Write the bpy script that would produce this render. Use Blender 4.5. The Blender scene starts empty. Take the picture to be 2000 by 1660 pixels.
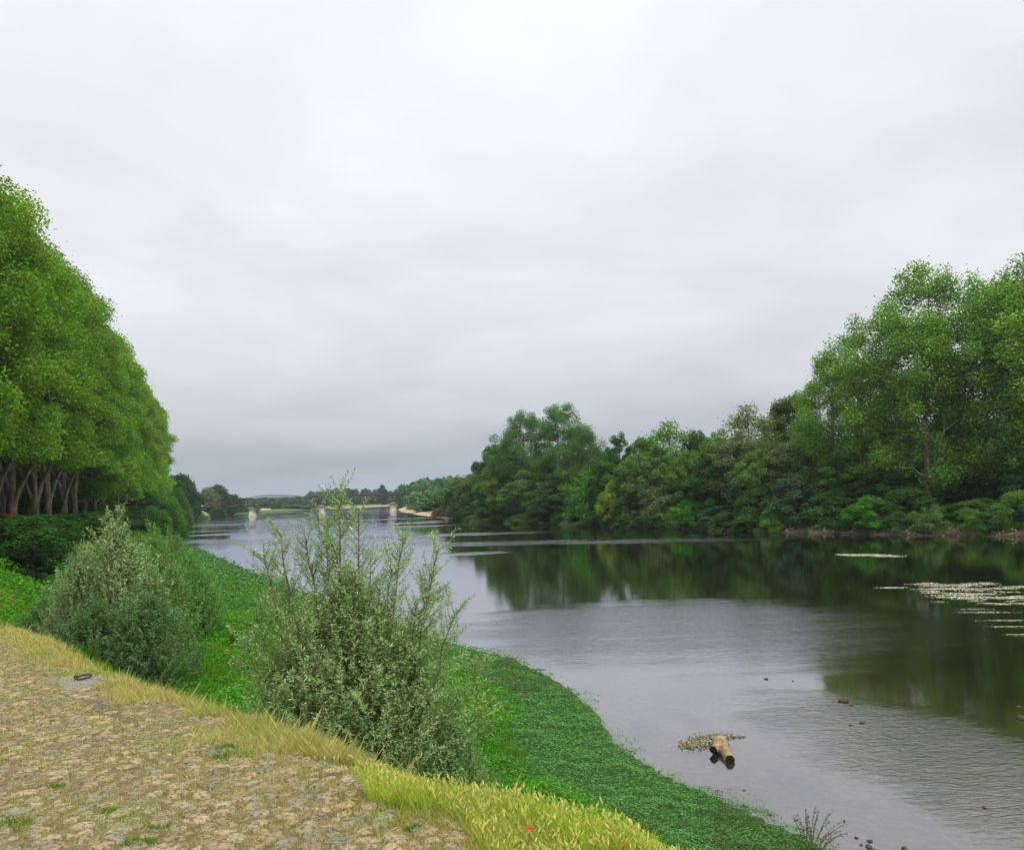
import bpy, math, numpy as np
from mathutils import Vector, Matrix

S = bpy.context.scene
COL = S.collection
R = math.radians
rng = np.random.default_rng(7)

# ------------------------------------------------------------------ camera, sky, sun, exposure
F, CX, CY, EYE, ROLL = 1500.0, 1000.0, 967.0, 6.0, R(2.0)
cam_d = bpy.data.cameras.new('camera'); cam = bpy.data.objects.new('camera', cam_d); COL.objects.link(cam)
cam_d.sensor_fit = 'HORIZONTAL'; cam_d.sensor_width = 36; cam_d.lens = 36 * F / 2000
cam_d.shift_y = (CY - 830) / 2000; cam_d.clip_start = 0.1; cam_d.clip_end = 9000
rt = Vector((math.cos(ROLL), 0, -math.sin(ROLL))); up = Vector((math.sin(ROLL), 0, math.cos(ROLL)))
cam.matrix_world = Matrix(((rt.x, up.x, 0, 0), (rt.y, up.y, -1, 0), (rt.z, up.z, 0, EYE), (0, 0, 0, 1)))
S.camera = cam

world = bpy.data.worlds.new('World'); S.world = world; world.use_nodes = True
SUN_EL, SUN_AZ = R(56), R(140)          # high, behind the camera to its right
def build_world():
    nt = world.node_tree; nt.nodes.clear(); N, L = nt.nodes.new, nt.links.new
    out = N('ShaderNodeOutputWorld'); bg = N('ShaderNodeBackground'); bg.inputs[1].default_value = 0.1
    sky = N('ShaderNodeTexSky'); sky.sky_type = 'NISHITA'; sky.sun_disc = False
    sky.sun_elevation = SUN_EL; sky.sun_rotation = SUN_AZ
    tc = N('ShaderNodeTexCoord'); sp = N('ShaderNodeSeparateXYZ'); L(tc.outputs['Generated'], sp.inputs[0])
    mz = N('ShaderNodeMath'); mz.operation = 'MAXIMUM'; mz.inputs[1].default_value = 0.0; L(sp.outputs[2], mz.inputs[0])
    rp = N('ShaderNodeValToRGB'); L(mz.outputs[0], rp.inputs[0])
    cr = rp.color_ramp
    stops = [(0.0, (.27, .315, .365)), (0.05, (.305, .34, .38)), (0.10, (.415, .435, .465)), (0.16, (.52, .53, .555)),
             (0.27, (.60, .605, .63)), (0.42, (.655, .66, .69)), (0.56, (.675, .68, .71)), (1.0, (1.2, 1.2, 1.24))]
    while len(cr.elements) < len(stops): cr.elements.new(0.5)
    for e, (p, c) in zip(cr.elements, stops): e.position = p; e.color = (*c, 1)
    # cloud layer seen in perspective: direction projected on a high plane
    az = N('ShaderNodeMath'); az.operation = 'ADD'; az.inputs[1].default_value = 0.22; L(mz.outputs[0], az.inputs[0])
    cb = N('ShaderNodeCombineXYZ')
    for i, k in ((0, 0.8), (1, 1.0)):
        d = N('ShaderNodeMath'); d.operation = 'DIVIDE'; L(sp.outputs[i], d.inputs[0]); L(az.outputs[0], d.inputs[1])
        m = N('ShaderNodeMath'); m.operation = 'MULTIPLY'; m.inputs[1].default_value = k; L(d.outputs[0], m.inputs[0]); L(m.outputs[0], cb.inputs[i])
    n1 = N('ShaderNodeTexNoise'); n1.inputs['Scale'].default_value = 1.25; n1.inputs['Detail'].default_value = 7; n1.inputs['Roughness'].default_value = 0.52
    n1.inputs['Distortion'].default_value = 0.25
    L(cb.outputs[0], n1.inputs['Vector'])
    mr = N('ShaderNodeMapRange'); mr.inputs[1].default_value = 0.3; mr.inputs[2].default_value = 0.66; mr.inputs[3].default_value = 0.84; mr.inputs[4].default_value = 1.08
    L(n1.outputs[0], mr.inputs[0])
    mu = N('ShaderNodeVectorMath'); mu.operation = 'SCALE'; L(rp.outputs[0], mu.inputs[0]); L(mr.outputs[0], mu.inputs['Scale'])
    s10 = N('ShaderNodeVectorMath'); s10.operation = 'SCALE'; s10.inputs['Scale'].default_value = 10.0; L(mu.outputs[0], s10.inputs[0])
    mx = N('ShaderNodeMix'); mx.data_type = 'RGBA'; mx.inputs[0].default_value = 0.96
    L(sky.outputs[0], mx.inputs[6]); L(s10.outputs[0], mx.inputs[7]); L(mx.outputs[2], bg.inputs[0]); L(bg.outputs[0], out.inputs[0])
build_world()
sd = bpy.data.lights.new('sun', 'SUN'); sd.energy = 1.5; sd.angle = R(14); sd.color = (1, .96, .90)
sun = bpy.data.objects.new('sun', sd); COL.objects.link(sun)
sdir = Vector((math.sin(SUN_AZ) * math.cos(SUN_EL), math.cos(SUN_AZ) * math.cos(SUN_EL), math.sin(SUN_EL)))
sun.rotation_euler = sdir.to_track_quat('Z', 'Y').to_euler()
S.view_settings.view_transform = 'Standard'; S.view_settings.look = 'None'; S.view_settings.gamma = 1
S.view_settings.exposure = 0.55; S.view_settings.use_curve_mapping = False
S.render.engine = 'CYCLES'
S.cycles.use_denoising = True
S.cycles.max_bounces = 7; S.cycles.diffuse_bounces = 3; S.cycles.glossy_bounces = 3; S.cycles.transmission_bounces = 4
S.cycles.transparent_max_bounces = 8; S.cycles.volume_bounces = 0

# ------------------------------------------------------------------ pixel <-> place
def ray(px, py):
    u = (px - CX) / F; v = (CY - py) / F
    d = rt * u + up * v + Vector((0, 1, 0))
    return d                      # dir.y == 1
def at(px, py, d):                # point at depth d
    r = ray(px, py); return np.array([r.x * d, d, EYE + r.z * d])
def gp(px, py, z=0.0):            # point where the sight line meets height z
    r = ray(px, py); d = (z - EYE) / r.z; return np.array([r.x * d, d, z])

# ------------------------------------------------------------------ mesh helpers
def mesh_np(name, V, Fc, mat=None, shade=None, smooth=False):
    V = np.ascontiguousarray(V, dtype=np.float32); me = bpy.data.meshes.new(name)
    Fl = Fc if isinstance(Fc, list) else [Fc]
    Fl = [np.ascontiguousarray(f, dtype=np.int32) for f in Fl if len(f)]
    me.vertices.add(len(V)); me.vertices.foreach_set('co', V.ravel())
    nl = sum(f.size for f in Fl); npoly = sum(len(f) for f in Fl)
    me.loops.add(nl); me.loops.foreach_set('vertex_index', np.concatenate([f.ravel() for f in Fl]))
    me.polygons.add(npoly)
    tot = np.concatenate([np.full(len(f), f.shape[1], dtype=np.int32) for f in Fl])
    st = np.concatenate([[0], np.cumsum(tot)[:-1]]).astype(np.int32)
    me.polygons.foreach_set('loop_start', st); me.polygons.foreach_set('loop_total', tot)
    if smooth: me.polygons.foreach_set('use_smooth', np.ones(npoly, dtype=bool))
    me.update(calc_edges=True)
    if shade is not None:          # per-vertex colour
        a = me.attributes.new('col', 'FLOAT_COLOR', 'POINT')
        c = np.ones((len(V), 4), dtype=np.float32); c[:, :3] = shade if np.ndim(shade) == 2 else np.asarray(shade)[:, None]
        a.data.foreach_set('color', c.ravel())
    if mat: me.materials.append(mat)
    return me
def link(name, me, parent=None, loc=None):
    o = bpy.data.objects.new(name, me); COL.objects.link(o)
    if loc is not None: o.location = loc
    if parent: o.parent = parent
    return o
def tag(o, label=None, cat=None, group=None, kind=None):
    for k, v in (('label', label), ('category', cat), ('group', group), ('kind', kind)):
        if v: o[k] = v
    return o
def empty(name, loc=(0, 0, 0), label=None, cat=None, group=None, rz=0.0):
    o = bpy.data.objects.new(name, None); COL.objects.link(o); o.location = loc; o.rotation_euler = (0, 0, rz)
    o.empty_display_size = 0.3
    return tag(o, label, cat, group)
def copy_tree(root, label=None, group=None, tint=None):
    r = root.copy(); COL.objects.link(r)
    if label: r['label'] = label
    if group: r['group'] = group
    for ch in root.children:
        c = ch.copy(); COL.objects.link(c); c.parent = r
        if tint is not None: c.color = (*tint, 1)
        for g in ch.children:
            d = g.copy(); COL.objects.link(d); d.parent = c
    return r
def cat_meshes(parts):             # parts: list of (V, F[, shade]); faces same arity
    Vs, Fs, Ss, n = [], [], [], 0
    for p in parts:
        Vs.append(p[0]); Fs.append(p[1] + n); n += len(p[0])
        if len(p) > 2: Ss.append(p[2])
    return np.concatenate(Vs), np.concatenate(Fs), (np.concatenate(Ss) if Ss else None)
def tube(pts, rad, k=6, cap=True):
    pts = np.asarray(pts, float); rad = np.broadcast_to(np.asarray(rad, float), (len(pts),)); n = len(pts)
    t = np.gradient(pts, axis=0); t /= np.linalg.norm(t, axis=1)[:, None] + 1e-9
    ref = np.array([0, 0, 1.0]) if abs(t[:, 2]).mean() < 0.8 else np.array([1.0, 0, 0])
    a = np.cross(t, ref); a /= np.linalg.norm(a, axis=1)[:, None] + 1e-9; b = np.cross(t, a)
    th = np.arange(k) * 2 * np.pi / k
    V = pts[:, None] + rad[:, None, None] * (np.cos(th)[None, :, None] * a[:, None] + np.sin(th)[None, :, None] * b[:, None])
    V = V.reshape(-1, 3); i = np.arange(n - 1)[:, None] * k; j = np.arange(k)[None]; j2 = (j + 1) % k
    Fq = np.stack([i + j, i + j2, i + k + j2, i + k + j], -1).reshape(-1, 4)
    return V, Fq
def leaves(c, d, nrm, Ln, W, fold=0.25, shade=None):
    """rhombus leaf quads: base c, direction d, normal nrm, length Ln, width W"""
    n = len(c); d = d / (np.linalg.norm(d, axis=1)[:, None] + 1e-9)
    s = np.cross(d, nrm); s /= np.linalg.norm(s, axis=1)[:, None] + 1e-9; u = np.cross(s, d)
    Ln = np.broadcast_to(Ln, (n,))[:, None]; W = np.broadcast_to(W, (n,))[:, None]
    V = np.empty((n, 4, 3)); V[:, 0] = c; V[:, 2] = c + d * Ln - u * Ln * 0.12
    V[:, 1] = c + d * Ln * .45 + s * W * .5 + u * W * fold; V[:, 3] = c + d * Ln * .45 - s * W * .5 + u * W * fold
    Fq = np.arange(n * 4).reshape(n, 4)
    sh = None
    if shade is not None:
        sh = np.repeat(shade, 4, axis=0)
    return V.reshape(-1, 3), Fq, sh
def rnd_dir(n, r=rng):
    v = r.normal(size=(n, 3)); return v / np.linalg.norm(v, axis=1)[:, None]
def blades(c, h, w, lean, shade=None, r=rng):
    """grass blades: bent quad+tip as 2 faces per blade (tri tip, quad foot) -> use tris only: 3 tris"""
    n = len(c); a = r.uniform(0, 2 * np.pi, n); s = np.stack([np.cos(a), np.sin(a), 0 * a], 1)
    l = rnd_dir(n, r); l[:, 2] = 0
    h = np.broadcast_to(h, (n,))[:, None]; w = np.broadcast_to(w, (n,))[:, None]; lean = np.broadcast_to(lean, (n,))[:, None]
    V = np.empty((n, 4, 3)); up_ = np.array([0, 0, 1.0])
    V[:, 0] = c - s * w * .5; V[:, 1] = c + s * w * .5
    V[:, 3] = c + up_ * h * .52 + l * h * lean * .47 - s * w * .45
    V[:, 2] = c + up_ * h + l * h * lean
    return V.reshape(-1, 3), np.arange(n * 4).reshape(n, 4), (None if shade is None else np.repeat(shade, 4, axis=0))
def hue(n, base=1.0, v=.25, warm=.12, r=rng):
    """per-leaf colour multiplier: pigment varies from leaf to leaf"""
    b = base * (1 + r.normal(0, v, n)).clip(.35, 1.9); w = r.normal(0, warm, n)
    return np.stack([b * (1 + w * 1.6), b, b * (1 - w * .6)], 1).clip(.05, 3)

# ------------------------------------------------------------------ materials
def new_mat(name):
    m = bpy.data.materials.new(name); m.use_nodes = True; nt = m.node_tree; nt.nodes.clear(); return m, nt, nt.nodes.new, nt.links.new
def leaf_mat(name, color=None, trans=.38, rough=.6, spec=.15):
    """color None -> object colour"""
    m, nt, N, L = new_mat(name)
    out = N('ShaderNodeOutputMaterial'); at_ = N('ShaderNodeAttribute'); at_.attribute_name = 'col'
    mul = N('ShaderNodeMix'); mul.data_type = 'RGBA'; mul.blend_type = 'MULTIPLY'; mul.inputs[0].default_value = 1
    if color is None:
        oi = N('ShaderNodeObjectInfo'); L(oi.outputs['Color'], mul.inputs[6])
    else: mul.inputs[6].default_value = (*color, 1)
    L(at_.outputs['Color'], mul.inputs[7])
    p = N('ShaderNodeBsdfPrincipled'); p.inputs['Roughness'].default_value = rough; p.inputs['Specular IOR Level'].default_value = spec
    L(mul.outputs[2], p.inputs['Base Color'])
    t = N('ShaderNodeBsdfTranslucent')
    tm = N('ShaderNodeMix'); tm.data_type = 'RGBA'; tm.blend_type = 'MULTIPLY'; tm.inputs[0].default_value = 1; tm.inputs[7].default_value = (1.25, 1.35, .6, 1)
    L(mul.outputs[2], tm.inputs[6]); L(tm.outputs[2], t.inputs[0])
    mx = N('ShaderNodeMixShader'); mx.inputs[0].default_value = trans; L(p.outputs[0], mx.inputs[1]); L(t.outputs[0], mx.inputs[2]); L(mx.outputs[0], out.inputs[0])
    return m
def rough_mat(name, c1, c2, scale=3.0, rough=.9, bump=.3, c3=None, detail=8, spec=.2, stretch=(1, 1, 1), attr=False, bscale=None, bdist=.02):
    m, nt, N, L = new_mat(name)
    out = N('ShaderNodeOutputMaterial'); p = N('ShaderNodeBsdfPrincipled'); L(p.outputs[0], out.inputs[0])
    p.inputs['Roughness'].default_value = rough; p.inputs['Specular IOR Level'].default_value = spec
    g = N('ShaderNodeNewGeometry'); mp = N('ShaderNodeMapping'); mp.inputs['Scale'].default_value = stretch; L(g.outputs['Position'], mp.inputs[0])
    n = N('ShaderNodeTexNoise'); n.inputs['Scale'].default_value = scale; n.inputs['Detail'].default_value = detail; n.inputs['Roughness'].default_value = .65
    L(mp.outputs[0], n.inputs['Vector'])
    rp = N('ShaderNodeValToRGB'); L(n.outputs[0], rp.inputs[0]); e = rp.color_ramp.elements
    e[0].position = .33; e[0].color = (*c1, 1); e[1].position = .67; e[1].color = (*c2, 1)
    if c3: x = rp.color_ramp.elements.new(.52); x.color = (*c3, 1)
    col = rp.outputs[0]
    if attr:
        a = N('ShaderNodeAttribute'); a.attribute_name = 'col'
        mul = N('ShaderNodeMix'); mul.data_type = 'RGBA'; mul.blend_type = 'MULTIPLY'; mul.inputs[0].default_value = 1
        L(a.outputs['Color'], mul.inputs[6]); L(col, mul.inputs[7]); col = mul.outputs[2]
    L(col, p.inputs['Base Color'])
    if bump:
        n2 = N('ShaderNodeTexNoise'); n2.inputs['Scale'].default_value = bscale or scale * 4; n2.inputs['Detail'].default_value = 6; L(mp.outputs[0], n2.inputs['Vector'])
        b = N('ShaderNodeBump'); b.inputs['Strength'].default_value = bump; b.inputs['Distance'].default_value = bdist; L(n2.outputs[0], b.inputs['Height']); L(b.outputs[0], p.inputs['Normal'])
    return m
M_leaf = leaf_mat('leaf_tinted')
M_willow = leaf_mat('willow_leaf', None, .28, .5, .25)
M_bark_plane = rough_mat('plane_bark', (.10, .085, .05), (.36, .33, .24), 2.2, .85, .4, (.20, .17, .10), stretch=(1, 1, .35))
M_bark = rough_mat('bark', (.05, .04, .028), (.14, .115, .08), 5, .9, .4, stretch=(1, 1, .4))
M_twig = rough_mat('willow_twig', (.10, .11, .045), (.20, .17, .08), 8, .7, .1)
M_mat = leaf_mat('primrose_leaf', (.095, .270, .055), .25, .5, .25)
M_herb = leaf_mat('herb_leaf', (.100, .350, .014), .35, .5, .2)
M_grass = leaf_mat('grass_blade', (.100, .260, .014), .35, .5, .15)
M_dry = leaf_mat('dry_grass_blade', (.50, .46, .155), .30, .6, .2)
M_barley = leaf_mat('barley_blade', (.52, .56, .085), .35, .5, .2)
M_red = leaf_mat('poppy_petal', (.75, .05, .012), .3, .5, .2)
M_flower = leaf_mat('white_petal', (.72, .72, .60), .2, .6, .2)
M_weed = leaf_mat('water_weed', (.14, .135, .018), .2, .4, .4)
def stone_mat(name, light, dark, pink):
    m, nt, N, L = new_mat(name)
    out = N('ShaderNodeOutputMaterial'); p = N('ShaderNodeBsdfPrincipled'); L(p.outputs[0], out.inputs[0])
    p.inputs['Roughness'].default_value = .9; p.inputs['Specular IOR Level'].default_value = .2
    g = N('ShaderNodeNewGeometry'); at_ = N('ShaderNodeAttribute'); at_.attribute_name = 'col'
    n0 = N('ShaderNodeTexNoise'); n0.inputs['Scale'].default_value = 3.1; n0.inputs['Detail'].default_value = 2; L(g.outputs['Position'], n0.inputs['Vector'])
    rp = N('ShaderNodeValToRGB'); L(n0.outputs[0], rp.inputs[0]); e = rp.color_ramp.elements
    e[0].position = .42; e[0].color = (*dark, 1); e[1].position = .56; e[1].color = (*light, 1); x = rp.color_ramp.elements.new(.48); x.color = (*pink, 1)
    n1 = N('ShaderNodeTexNoise'); n1.inputs['Scale'].default_value = 30; n1.inputs['Detail'].default_value = 5; n1.inputs['Roughness'].default_value = .7; L(g.outputs['Position'], n1.inputs['Vector'])
    r2 = N('ShaderNodeValToRGB'); L(n1.outputs[0], r2.inputs[0]); e = r2.color_ramp.elements
    e[0].position = .40; e[0].color = (.36, .32, .27, 1); e[1].position = .53; e[1].color = (1, 1, 1, 1)
    mu = N('ShaderNodeMix'); mu.data_type = 'RGBA'; mu.blend_type = 'MULTIPLY'; mu.inputs[0].default_value = 1; L(rp.outputs[0], mu.inputs[6]); L(r2.outputs[0], mu.inputs[7])
    m2 = N('ShaderNodeMix'); m2.data_type = 'RGBA'; m2.blend_type = 'MULTIPLY'; m2.inputs[0].default_value = 1; L(mu.outputs[2], m2.inputs[6]); L(at_.outputs['Color'], m2.inputs[7])
    L(m2.outputs[2], p.inputs['Base Color'])
    b = N('ShaderNodeBump'); b.inputs['Strength'].default_value = .8; b.inputs['Distance'].default_value = .012; L(n1.outputs[0], b.inputs['Height']); L(b.outputs[0], p.inputs['Normal'])
    return m
M_cobble = stone_mat('cobble_stone', (.40, .315, .19), (.28, .25, .175), (.365, .29, .175))
M_rock = rough_mat('wet_rock', (.025, .02, .014), (.11, .085, .055), 9, .6, .5, spec=.25)
M_pier = rough_mat('pier_stone', (.30, .24, .19), (.52, .46, .38), .8, .9, .4, (.42, .36, .29))
M_rust = rough_mat('rusty_steel', (.035, .022, .018), (.085, .052, .04), 1.2, .8, .1)
M_iron = rough_mat('old_iron', (.03, .022, .018), (.085, .06, .045), 30, .65, .5, spec=.4)
M_wood = rough_mat('driftwood', (.13, .09, .05), (.42, .32, .19), 9, .8, .9, (.30, .22, .13), stretch=(1, 1, 1), bdist=.01)
M_woodend = rough_mat('driftwood_end', (.010, .008, .006), (.03, .022, .015), 30, .8, .4)
M_white = rough_mat('white_paint', (.62, .60, .55), (.78, .76, .72), 1, .5, 0)
M_dark = rough_mat('dark_glass', (.02, .022, .025), (.03, .032, .035), 1, .15, 0, spec=.5)
M_redpaint = rough_mat('red_paint', (.42, .05, .02), (.50, .07, .03), 1, .35, 0, spec=.5)
M_tyre = rough_mat('rubber', (.02, .02, .02), (.035, .035, .035), 3, .8, 0)

# ------------------------------------------------------------------ terrain lines
leftS = [(9.5, -30), (7.5, 2), (6.2, 9)] + [tuple(gp(*p)[:2]) for p in
    [(1612, 1660), (1545, 1625), (1480, 1595), (1400, 1555), (1300, 1515), (1240, 1478), (1200, 1450), (1170, 1400), (1130, 1360), (1080, 1325),
     (1000, 1285), (900, 1262), (800, 1225), (700, 1192), (620, 1165), (520, 1130), (430, 1090), (400, 1076), (365, 1065), (335, 1056), (322, 1042),
     (345, 1027), (369, 1018), (393, 1012), (417, 1008.5), (440, 1005), (480, 1003.5), (540, 1000), (600, 996.5), (650, 993.5), (700, 990.5), (730, 989.5)]]
leftS += [(-60, 860), (120, 930), (500, 980)]
rightS = [(330, -30), (210, 50), (110, 68)] + [tuple(gp(*p)[:2]) for p in
    [(2000, 1048), (1800, 1046), (1500, 1040), (1350, 1034), (1200, 1029), (1100, 1025), (1000, 1021), (950, 1018.5), (885, 1014), (850, 1010.5), (815, 1005.5),
     (780, 999), (776, 995), (795, 990.5), (812, 988.5)]] + [(20, 800), (150, 850), (500, 900)]
RIV = np.array(leftS + rightS[::-1])
def cp(px, py):
    rr = ray(px, py); d = -1.7 / (rr.z + .07); return (rr.x * d, d)
EDGE = np.array([(4.6, -8), cp(1430, 1700), cp(1200, 1622), cp(1000, 1570), cp(850, 1538), cp(650, 1452), cp(400, 1370), cp(200, 1302), cp(100, 1246), cp(0, 1213), (-27, 38), (-38, 53), (-65, 125), (-103, 225), (-146, 340), (-190, 470), (-300, 800)])
def seg_dist(P, poly):
    """min distance and side (positive to the right of the polyline direction)"""
    best = np.full(len(P), 1e9); side = np.ones(len(P))
    for a, b in zip(poly[:-1], poly[1:]):
        ab = b - a; t = (((P - a) @ ab) / (ab @ ab)).clip(0, 1); q = P - (a + t[:, None] * ab); d = np.hypot(q[:, 0], q[:, 1])
        cr = ab[0] * q[:, 1] - ab[1] * q[:, 0]; m = d < best - 1e-9
        best[m] = d[m]; side[m] = np.where(cr[m] < 0, 1, -1)
    return best, side
LS, RS = np.array(leftS), np.array(rightS)
def sm(x, a, b):
    t = ((x - a) / (b - a)).clip(0, 1); return t * t * (3 - 2 * t)
def vnoise(P, f, seed=0):
    """cheap smooth value noise from sines"""
    r = np.random.default_rng(100 + seed); o = np.zeros(len(P))
    for k in range(5):
        a = r.uniform(0, 2 * np.pi); w = f * r.uniform(.6, 1.9); o += np.sin(P[:, 0] * w * np.cos(a) + P[:, 1] * w * np.sin(a) + r.uniform(0, 6.3))
    return o / 3.0
def fields(P):
    P = np.asarray(P, float).reshape(-1, 2)
    dl, sl = seg_dist(P, LS); dr, sr = seg_dist(P, RS)
    return dl * sl, -dr * sr if False else dr * sr, *seg_dist_signed(P)
def seg_dist_signed(P):
    d, s = seg_dist(P, EDGE); return (d * s,)
def ground_z(P, full=False):
    P = np.asarray(P, float).reshape(-1, 2)
    dl, sl = seg_dist(P, LS); dr, sr = seg_dist(P, RS); de, se = seg_dist(P, EDGE)
    L_ = dl * sl            # >0 : on the river side of the left shore
    R_ = -dr * sr           # >0 : on the river side of the right shore
    E_ = de * se            # >0 : below the terrace edge
    y = P[:, 1]
    inr = np.minimum(L_, R_)
    up_ = np.where(y < 26, 4.3 - .07 * y, 2.48 + 2.0 * sm(y, 26, 56)); up_ = np.where(y < 0, 4.3, up_)
    up_ = up_ + .03 * vnoise(P, .9, 1) * (y < 26) + .12 * vnoise(P, .3, 2) * sm(y, 24, 40)
    s = np.maximum(-L_, 0)
    low = .02 + .38 * sm(s, .5, 7) + .05 * vnoise(P, 1.1, 3) * sm(s, .3, 3) + .9 * sm(s, 8, 30) * sm(y, 60, 200)
    wid = 2.8 + 9 * sm(y, 25, 60)
    t = ((E_ + .30) / wid).clip(0, 1); t = t * t * (3 - 2 * t)
    zl = up_ * (1 - t) + low * t
    zl = np.where(y > 430, np.minimum(zl, .1 + 1.2 * sm(s, 0, 12) + 1.0 * sm(s, 30, 120)), zl)
    sr_ = np.maximum(-R_, 0)
    spit = sm(P[:, 1], 215, 240) * (1 - sm(P[:, 1], 430, 470))
    zr = .02 + .9 * sm(sr_, 0, 1.8) + 1.8 * sm(sr_, 2, 14) + .6 * sm(sr_, 14, 60) + .1 * vnoise(P, .5, 4) * sm(sr_, .3, 3)
    zr = zr * (1 - spit) + spit * (.02 + .35 * sm(sr_, 0, 6) + .8 * sm(sr_, 6, 14) + 1.2 * sm(sr_, 16, 30))
    zb = -(.10 + .35 * sm(inr, 0, 6) + .9 * sm(inr, 6, 22)) - .06 * vnoise(P, .8, 5)
    z = np.where(inr > 0, np.minimum(zb * sm(inr, -.2, .6), -.012), np.where(L_ <= R_, zl, zr))
    z = np.where((L_ < 0) & (R_ < 0), np.minimum(zl, zr), z)
    if full: return z, L_, R_, E_
    return z

# ------------------------------------------------------------------ ground sheet
def build_ground():
    r = np.concatenate([[0.2], np.geomspace(1.2, 3200, 420)])
    th = np.concatenate([np.linspace(-180, -42, 60)[:-1], np.linspace(-42, 42, 330)[:-1], np.linspace(42, 180, 60)[:-1]])
    thr = np.radians(th); X = r[:, None] * np.sin(thr)[None]; Y = r[:, None] * np.cos(thr)[None] - .5
    P = np.stack([X.ravel(), Y.ravel()], 1); z, L_, R_, E_ = ground_z(P, True)
    n, k = len(r), len(th); i = np.arange(n - 1)[:, None] * k; j = np.arange(k)[None]; j2 = (j + 1) % k
    Fq = np.stack([i + j, i + j2, i + k + j2, i + k + j], -1).reshape(-1, 4)[:, ::-1]
    y = P[:, 1]; nz = vnoise(P, .6, 7); nz2 = vnoise(P, 2.3, 8)
    C = np.zeros((len(P), 3)); C[:] = (.055, .085, .025)
    def mixc(w, c):
        C[:] = C * (1 - w[:, None]) + np.array(c) * w[:, None]
    mixc((L_ < 0) * (-L_ < 7) * (E_ > 2) * (y < 150) * 1.0, (.045, .11, .025)); mixc((L_ < 0) * (-L_ >= 7) * (E_ > .5) * (y < 200) * .8, (.04, .12, .012))
    mixc(sm(y, 200, 400), (.07, .12, .035))
    cob = (sm(-E_, -.15, .25) * (y < 40) * (1 - sm(y + 2 * nz, 25, 30)))
    mixc(cob, (.20, .155, .08)); mixc(cob * sm(nz2 + nz * .6, .1, .9) * .5, (.25, .215, .09)); mixc(cob * sm(-nz2, .1, .9) * .45, (.25, .18, .11))
    sand = (R_ < 0) * (1 - sm(-R_, .9, 2.4 + nz)) * (y < 225); mixc(sand * .9, (.11, .085, .055))
    sp = (R_ < 0) * (1 - sm(-R_, 4, 9 + 2 * nz)) * sm(y, 215, 235); mixc(sp, (.46, .35, .23))
    spg = (R_ < 0) * sm(-R_, 6, 10) * (1 - sm(-R_, 60, 90)) * sm(y, 225, 245) * (1 - sm(y, 480, 520)); mixc(spg * .9, (.11, .20, .03))
    st = ((L_ < 0) & (y > 335) & (y < 430)) * (1 - sm(-L_, 5, 9)); mixc(st * 1.0, (.40, .34, .25))
    fld = ((L_ < 0) & (y > 440)) * sm(-L_, 5, 16); mixc(fld * .5, (.13, .22, .05)); mixc(fld * sm(-L_, 22, 40), (.45, .42, .17))
    sb = ((L_ < 0) & (y > 640)) * (1 - sm(-L_, 8, 16)); mixc(sb * 1.0, (.47, .36, .22))
    inr = np.minimum(L_, R_) > 0
    bed = inr * 1.0; mixc(bed, (.20, .16, .10)); mixc(bed * sm(vnoise(P, 1.6, 61) + .5 * nz2, .1, .9) * .7, (.10, .085, .055)); mixc(bed * sm(np.minimum(L_, R_) + 1.5 * nz, 4, 17), (.036, .030, .012)); mixc(bed * sm(y, 22, 34), (.022, .02, .009))  # bed patches; deep part darkened, light absorbed by water put into the colour
    m = rough_mat('ground_earth', (.52, .50, .46), (1.45, 1.42, 1.35), 5.5, .95, .7, (.95, .95, .95), 10, .1, attr=True, bscale=24, bdist=.04)
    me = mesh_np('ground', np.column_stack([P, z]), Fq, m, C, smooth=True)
    tag(link('ground', me), kind='structure')
build_ground()

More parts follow.
